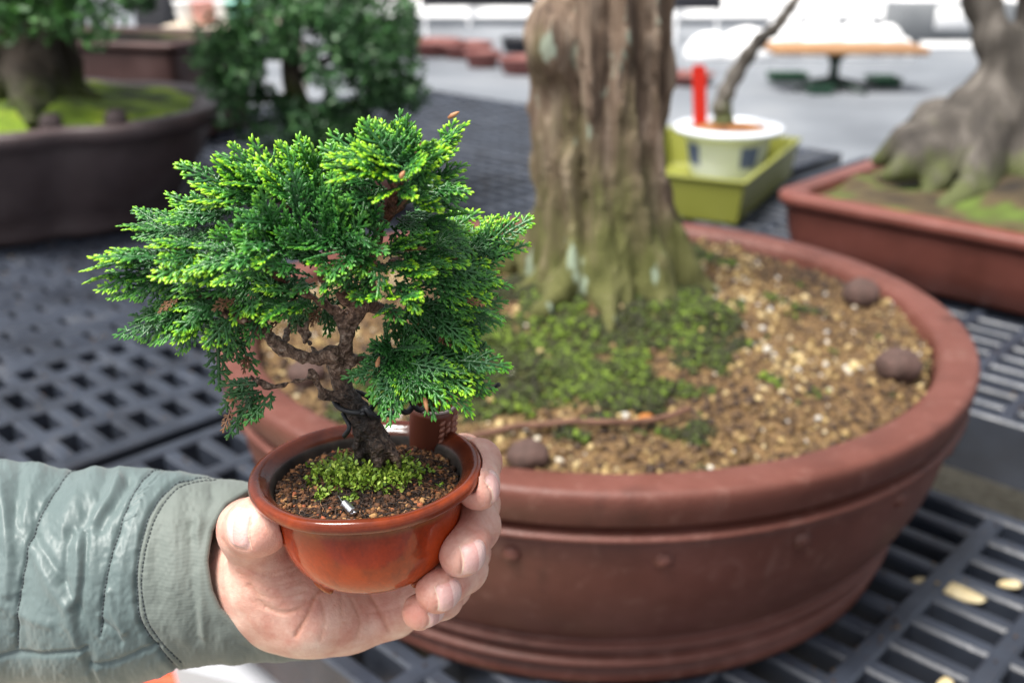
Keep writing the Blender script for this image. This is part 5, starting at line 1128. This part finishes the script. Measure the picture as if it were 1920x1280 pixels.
# centre mass, facing the lens
for bx_, by_, tx_, ty_, br in ((560, 470, 510, 380, .25), (600, 470, 590, 365, .3), (620, 480, 640, 380, .3), (640, 490, 690, 410, .35), (580, 480, 530, 440, .2), (600, 490, 555, 470, .2), (500, 470, 440, 410, .3), (540, 480, 470, 440, .3), (520, 450, 480, 385, .35), (610, 440, 610, 330, .3), (570, 430, 555, 330, .35)):
    pad((bx_, by_, -.012), (tx_, ty_, -.018), 6, q=.75, bright=br, droop=0, k=(2, 3, 4), fan=.5)
pad((660, 470, -.014), (560, 480, -.026), 6, q=.4, bright=.45); pad((640, 500, -.014), (580, 500, -.028), 5, q=.4, bright=.8, k=(0, 1)); pad((640, 450, -.012), (700, 450, -.026), 5, q=.6, bright=.5, k=(0, 1, 2))
pad((560, 500, -.014), (455, 440, -.024), 5, q=.4, bright=.6); pad((520, 430, -.014), (420, 405, -.022), 6, q=.5, bright=.6, k=(0, 1, 2)); pad((560, 560, -.014), (500, 585, -.026), 7, q=.5, bright=.9, k=(0, 1, 2), droop=.25); pad((560, 560, -.014), (470, 565, -.024), 6, q=.5, bright=.6, k=(0, 1, 2)); pad((600, 530, -.014), (560, 545, -.026), 3, q=.5, bright=.5, k=(0, 1)); pad((480, 560, -.016), (478, 605, -.026), 4, q=.6, bright=.95, k=(0,))
pad((620, 520, -.008), (660, 500, -.02), 3, q=.5, bright=.4, k=(0, 1)); pad((560, 540, -.002), (520, 600, -.002), 6, q=.6, bright=.2, k=(0, 1, 2)); pad((600, 560, .010), (620, 620, .014), 6, q=.8, bright=.05, k=(0, 1, 2), droop=.2); pad((580, 570, .012), (560, 640, .014), 6, q=.8, bright=.05, k=(0, 1)); pad((630, 560, .012), (590, 620, .016), 5, q=.8, bright=.05, k=(0, 1))
pad((500, 560, -.004), (440, 600, -.008), 6, q=.5, bright=.3); pad((460, 540, -.006), (380, 600, -.01), 6, q=.5, bright=.3); pad((500, 520, -.008), (420, 540, -.014), 6, q=.5, bright=.35); pad((560, 520, -.006), (480, 530, -.012), 6, q=.5, bright=.25)
# top
pad((740, 340, .0), (698, 212, .0), 9, q=.6, bright=.6, droop=-.05); pad((760, 340, .004), (760, 215, .006), 9, q=.6, bright=.45, droop=-.05); pad((770, 330, .004), (785, 243, .006), 8, q=.6, bright=.6, droop=-.05); pad((780, 330, .002), (868, 222, .0), 8, q=.45, bright=.9); pad((770, 340, 0), (872, 262, -.004), 7, q=.4, bright=.9)
pad((770, 350, .0), (866, 300, .0), 6, q=.35, bright=.75); pad((740, 320, -.01), (660, 262, -.016), 8, q=.45, bright=.95); pad((740, 340, -.012), (612, 318, -.024), 9, q=.3, bright=1.); pad((745, 330, -.014), (690, 290, -.03), 9, q=.4, bright=1.); pad((750, 330, -.012), (770, 285, -.028), 9, q=.4, bright=1.)
pad((745, 345, -.014), (730, 345, -.034), 5, q=.4, bright=1., k=(0, 1)); pad((700, 360, -.006), (600, 345, -.012), 7, q=.5, bright=.6); pad((700, 330, -.006), (625, 285, -.006), 7, q=.5, bright=.7); pad((760, 360, .0), (855, 330, .004), 6, q=.4, bright=.3); pad((770, 380, .002), (870, 372, .004), 6, q=.4, bright=.5); pad((760, 360, -.008), (830, 350, -.016), 4, q=.4, bright=.8, k=(0, 1)); pad((790, 380, -.01), (815, 375, -.022), 4, q=.4, bright=.9, k=(0,))
pad((720, 420, -.006), (650, 405, -.016), 6, q=.5, bright=.3); pad((720, 380, .006), (640, 330, .004), 6, q=.5, bright=.2); pad((700, 400, .004), (620, 400, 0), 6, q=.5, bright=.15); pad((740, 410, .004), (790, 420, .0), 6, q=.5, bright=.3)
# right side
pad((740, 440, .004), (880, 410, .008), 8, q=.45, bright=.5); pad((750, 450, .004), (900, 450, .006), 7, q=.45, bright=.5); pad((720, 470, -.006), (800, 440, -.016), 6, q=.4, bright=.7, k=(0, 1, 2)); pad((730, 500, -.004), (870, 480, -.006), 8, q=.45, bright=.45); pad((720, 520, -.008), (830, 520, -.02), 8, q=.35, bright=.9); pad((720, 550, -.01), (690, 545, -.028), 6, q=.4, bright=.9, k=(0, 1)); pad((720, 550, -.01), (800, 535, -.028), 6, q=.35, bright=.85, k=(1, 2))
pad((700, 500, .0), (750, 450, -.014), 5, q=.5, bright=.7, k=(0, 1)); pad((730, 490, -.002), (850, 500, -.004), 6, q=.4, bright=.6); pad((740, 500, .0), (900, 520, .004), 8, q=.45, bright=.5); pad((760, 520, .002), (948, 545, .006), 9, q=.4, bright=.7); pad((760, 560, .0), (945, 575, .004), 8, q=.4, bright=.7); pad((760, 570, .002), (955, 628, .002), 9, q=.45, bright=.65); pad((780, 590, .002), (900, 640, .004), 8, q=.5, bright=.25); pad((760, 580, .004), (850, 600, .004), 8, q=.5, bright=.3)
pad((710, 560, -.01), (706, 600, -.026), 2, q=.6, bright=.8, k=(0,)); pad((740, 560, .006), (800, 640, .008), 7, q=.6, bright=.15); pad((840, 500, .02), (985, 398, .030), 8, q=.6, bright=.8, droop=0); pad((840, 510, .02), (988, 455, .030), 8, q=.6, bright=.75, droop=0); pad((830, 520, .02), (930, 400, .032), 7, q=.7, bright=.5, droop=0); pad((830, 540, .02), (960, 500, .028), 7, q=.6, bright=.55); pad((820, 500, .02), (880, 400, .034), 6, q=.7, bright=.4, droop=0); pad((830, 560, .018), (940, 530, .024), 6, q=.6, bright=.4)
# lower right pad
pad((730, 660, .0), (688, 640, -.008), 6, q=.7, bright=.2, k=(0, 1, 2)); pad((740, 650, .002), (760, 600, .0), 5, q=.7, bright=.2, k=(0, 1)); pad((740, 660, .0), (850, 640, .002), 8, q=.6, bright=.15); pad((740, 680, -.004), (680, 745, -.016), 7, q=.7, bright=.4, droop=.25); pad((750, 680, -.006), (735, 745, -.018), 7, q=.75, bright=.4, droop=.25, fan=.4); pad((780, 690, -.006), (780, 750, -.018), 6, q=.75, bright=.35, droop=.25, fan=.4, k=(0, 1, 2)); pad((800, 690, -.006), (828, 748, -.016), 6, q=.75, bright=.35, droop=.25, fan=.4, k=(0, 1, 2))
pad((760, 680, -.006), (940, 690, -.012), 9, q=.45, bright=.8, droop=.15); pad((780, 690, -.006), (952, 742, -.012), 7, q=.5, bright=.6, droop=.2, fan=.35); pad((770, 670, -.002), (900, 660, .0), 7, q=.5, bright=.2); pad((760, 690, -.01), (870, 720, -.018), 8, q=.55, bright=.5, droop=.2); pad((720, 650, .002), (800, 660, -.01), 7, q=.6, bright=.2); pad((730, 670, -.002), (770, 700, -.016), 6, q=.65, bright=.35)
pad((680, 500, -.008), (620, 545, -.020), 5, q=.5, bright=.35, k=(0, 1, 2)); pad((690, 490, -.008), (665, 545, -.022), 5, q=.55, bright=.5, k=(0, 1, 2)); pad((640, 500, -.006), (600, 560, -.014), 5, q=.5, bright=.3, k=(0, 1)); pad((560, 510, -.004), (600, 590, .006), 5, q=.6, bright=.15, k=(0, 1, 2)); pad((700, 460, -.006), (720, 520, -.02), 5, q=.5, bright=.5, k=(0, 1))
pad((820, 560, .012), (958, 590, .012), 9, q=.5, bright=.5); pad((800, 600, .010), (940, 660, .008), 8, q=.55, bright=.45); pad((820, 520, .016), (965, 520, .018), 8, q=.5, bright=.6); pad((800, 540, .012), (900, 480, .020), 8, q=.5, bright=.4); pad((790, 620, .006), (880, 690, .0), 7, q=.5, bright=.25); pad((780, 470, .012), (890, 400, .020), 7, q=.55, bright=.6)
pad((420, 520, -.010), (240, 500, -.012), 7, q=.35, bright=.6); pad((440, 540, -.012), (300, 540, -.02), 7, q=.4, bright=.5); pad((400, 580, -.012), (290, 640, -.018), 5, q=.7, bright=.6, droop=.2)
# inner dark filling
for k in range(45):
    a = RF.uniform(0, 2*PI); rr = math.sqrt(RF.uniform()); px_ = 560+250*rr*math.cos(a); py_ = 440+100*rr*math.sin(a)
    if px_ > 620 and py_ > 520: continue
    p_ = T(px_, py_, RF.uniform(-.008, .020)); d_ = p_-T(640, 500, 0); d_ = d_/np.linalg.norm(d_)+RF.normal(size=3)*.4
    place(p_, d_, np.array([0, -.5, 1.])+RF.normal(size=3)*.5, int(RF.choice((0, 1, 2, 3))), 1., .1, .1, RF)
m_brown = attr_color('withered_scales', [(0, (.07, .03, .012)), (.5, (.20, .09, .035)), (1, (.36, .18, .08))], .6, 300, .0002)
main_F = (FV, FF, FT); FV, FF, FT, fn_ = [], [], [], 0
for px_, py_, dy_, ax_, ay_ in ((600, 575, .0, -.3, -.8), (520, 600, -.004, -.6, -.7), (745, 395, -.012, .4, .5), (440, 560, -.02, -.8, -.4), (690, 520, -.012, -.3, .8), (820, 620, .0, .7, -.6), (470, 660, -.004, -.3, -1), (760, 470, -.014, .8, .2), (560, 560, -.01, -.9, -.3), (870, 560, .0, .9, -.2), (432, 770, -.012, -.2, -.9), (335, 560, -.016, -.8, -.5)):
    FV, FF, FT, fn_ = [], [], [], 0
    place(T(px_, py_, dy_), ax_*RT+ay_*UP-.5*FW, np.array([0, -.5, 1.])+RF.normal(size=3)*.4, int(RF.choice((0, 1))), .62, .1, .2, RF)
    bq = FF[0]; bt3 = bq[:, 2] == bq[:, 3]
    unroot(link('withered_spray', FV[0], np.concatenate([bq[~bt3][:, [0, 1, 2]], bq[~bt3][:, [0, 2, 3]], bq[bt3][:, :3]]), m_brown, attrs={'tone': np.clip(FT[0]*1.6, 0, 1)}), tree)
FV, FF, FT = main_F
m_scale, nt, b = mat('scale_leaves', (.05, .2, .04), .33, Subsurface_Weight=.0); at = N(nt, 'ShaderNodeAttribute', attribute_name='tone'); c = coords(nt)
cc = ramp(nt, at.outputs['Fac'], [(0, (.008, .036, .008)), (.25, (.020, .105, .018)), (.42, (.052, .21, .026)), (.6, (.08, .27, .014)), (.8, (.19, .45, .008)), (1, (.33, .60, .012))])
cc = mix(nt, ramp(nt, tnoise(nt, c, 90, 3), [(.5, (0,)*3), (.75, (.35,)*3)]), cc, mix(nt, .5, cc, (.10, .22, .15)))
nt.links.new(cc, b.inputs['Base Color']); bump(nt, b, tnoise(nt, c, 1200, 2), .00015)
fv = np.concatenate(FV); ff = np.concatenate(FF)
# triangles at the tips are degenerate quads: split them off as real triangles
tri = ff[:, 2] == ff[:, 3]; F3 = np.concatenate([ff[~tri][:, [0, 1, 2]], ff[~tri][:, [0, 2, 3]], ff[tri][:, :3]])
print('fronds', len(FV), 'verts', len(fv))
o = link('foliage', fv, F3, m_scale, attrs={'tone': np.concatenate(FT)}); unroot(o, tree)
# dry brown tips and buds
m_dry = noisy('dry_scale', [(.25, .09, .03), (.5, .25, .12)], 300, .6)
for (px_, py_, dy_, ln, ang) in ((706, 688, -.012, .0035, 75), (796, 742, -.018, .0055, -80), (840, 222, .0, .004, 30), (425, 750, -.01, .003, 10), (750, 335, -.032, .0025, 60)):
    p_ = T(px_, py_, dy_); d_ = math.cos(math.radians(ang))*RT+math.sin(math.radians(ang))*UP
    mb = MB(); mb.tube([p_, p_+d_*ln*.35, p_+d_*ln*.7, p_+d_*ln], [.0004, .0008, .0006, .00015], 7); unroot(mb.build('dry_tip', m_dry), tree)

# ---- twisted black wire round the trunk, and the ribbed cup behind
m_bw = mat('black_cable', (.008, .009, .012), .45)[0]
mb = MB()
A = T(668, 762, 0); rr = .0053; loop = []
axd = T(652, 735, 0)-T(690, 795, 0); axd /= np.linalg.norm(axd); e1 = np.cross(axd, [0, 1, 0]); e1 /= np.linalg.norm(e1); e2 = np.cross(axd, e1)
for k in range(22):
    a = math.radians(-150+k*15.5); loop.append(A+rr*(e1*math.cos(a)+e2*math.sin(a))+axd*.004*math.cos(a+.4)+axd*.002)
mb.tube(catmull(loop, 3), .0009, 9)
E0 = T(678, 772, -.006); E1 = T(800, 752, .012)
for ph in (0, PI):
    t = np.linspace(0, 1, 60); w_ = t*2*PI*2.2+ph; am = .0026*np.sin(np.minimum(t*6, 1)*PI/2)
    pts = E0+np.outer(t, E1-E0)+np.outer(am*np.cos(w_), np.array(UP))+np.outer(am*np.sin(w_), -FW); mb.tube(pts, .00105, 8)
t = catmull([E1, T(815, 740, .014), T(835, 726, .015), T(880, 733, .018), T(915, 733, .022), T(936, 720, .020)], 6); mb.tube(t, .0008, 8)
mb.tube(catmull([A+e1*rr, T(655, 800, -.004), T(645, 818, -.003)], 5), .0008, 8)
tag(mb.build('tie_wire', m_bw), 'black twisted wire looped round the held trunk and trailing right', 'wire')
m_cup, nt, b = mat('brown_cup', (.13, .035, .02), .4); m_cuprim = mat('worn_rim', (.32, .26, .24), .45)[0]
cp = T(812, 764, .030); cup = empty('ribbed_cup', tuple(cp), label='small brown ribbed cup hanging on the black wire just behind the held pot', cat='cup'); cup.rotation_euler = (math.radians(8), math.radians(5), 0)
mb = MB(); R_ = .0086; pr = [(.006, -.028), (R_*.86, -.026), (R_*.95, -.02), (R_, 0), (R_*1.02, .0024), (R_*.9, .0024), (R_*.86, -.004), (R_*.8, -.022)]; mb.lathe(pr, n=48); mb.build('body', m_cup, cup)
mb = MB(); a = np.linspace(0, 2*PI, 49); mb.tube(np.stack([R_*.97*np.cos(a), R_*.97*np.sin(a), np.full(49, .0030)], 1), .0006, 6, False); mb.build('rim', m_cuprim, cup)
mb = MB()
for col in range(5):
    for row in range(10):
        a = math.radians(-62+col*17.5); z = -.0015-row*.0026-(col % 2)*.0013; rr = R_*(1-.0+z*1.2); aa = [a-.12, a, a+.12]
        mb.tube([(rr*math.cos(q)*1.01, rr*math.sin(q)*1.01, z+(q-a)*.008) for q in aa], [.0003, .0010, .0003], 6)
mb.build('ribbing', mat('rib_glaze', (.30, .12, .08), .45)[0], cup)
# ------------------------------------------------------------------ things seen low at the left under the sleeve
m_foam = noisy('white_box', [(.38, .39, .42), (.45, .46, .49)], 3, .5)
m_blue = noisy('blue_cloth', [(.02, .12, .55), (.04, .2, .75)], 12, .6, .002)
m_orange = noisy('orange_cloth', [(.6, .04, .005), (.75, .07, .01)], 12, .6, .002)
m_grey2 = noisy('grey_strip', [(.06, .06, .07), (.1, .1, .11)], 6, .6)
def slab(name, quad, z, thick, material, label, cat, amp=.0, drop=0.):
    """a quilted slab whose upper outline passes the given points at height z"""
    P4 = [G(px, py, z) for px, py in quad]; n = 14; vs = []
    for s_ in (0, 1):
        for j in range(n):
            for i in range(n):
                u, v_ = i/(n-1), j/(n-1); p = (P4[0]*(1-u)+P4[1]*u)*(1-v_)+(P4[3]*(1-u)+P4[2]*u)*v_
                e = min(u, 1-u, v_, 1-v_); p = p+np.array([0, 0, (-thick if s_ else amp*(float(noise(np.array([p[0]*14]), np.array([p[1]*14]), np.array([z]), 3)[0]))+min(e*6, 1)*amp)]); vs.append(p)
    f = [[j*n+i, j*n+i+1, (j+1)*n+i+1, (j+1)*n+i] for j in range(n-1) for i in range(n-1)]; f += [[n*n+q for q in r[::-1]] for r in f]
    ed = [i for i in range(n)]+[j*n+n-1 for j in range(1, n)]+[(n-1)*n+i for i in range(n-2, -1, -1)]+[j*n for j in range(n-2, 0, -1)]
    f += [[ed[k], ed[k-1], n*n+ed[k-1], n*n+ed[k]] for k in range(len(ed))]
    o = link(name, vs, f, material, smooth=amp > 0); return tag(o, label, cat)
slab('foam_box', [(330, 1250), (300, 1180), (470, 1180), (640, 1330)], -.13, .588, m_foam, 'white box standing below the sleeve, in front of the bench', 'box')
slab('box_strap', [(455, 1180), (474, 1180), (648, 1330), (620, 1330)], -.1262, .0035, mat('pale_blue', (.55, .65, .85), .4)[0], 'pale blue strip along the edge of the white box', 'strap')
slab('orange_bag', [(200, 1300), (215, 1235), (330, 1225), (372, 1300)], -.17, .548, m_orange, 'bright orange cloth bag below the sleeve beside the white box', 'bag', .02)
slab('blue_bag', [(95, 1310), (90, 1240), (190, 1235), (205, 1310)], -.20, .518, m_blue, 'bright blue cloth bag below the sleeve at the lower left', 'bag', .02)
slab('grey_bag', [(-60, 1320), (-60, 1200), (85, 1230), (90, 1320)], -.23, .488, m_grey2, 'dark grey bag at the lower left corner', 'bag', .02)
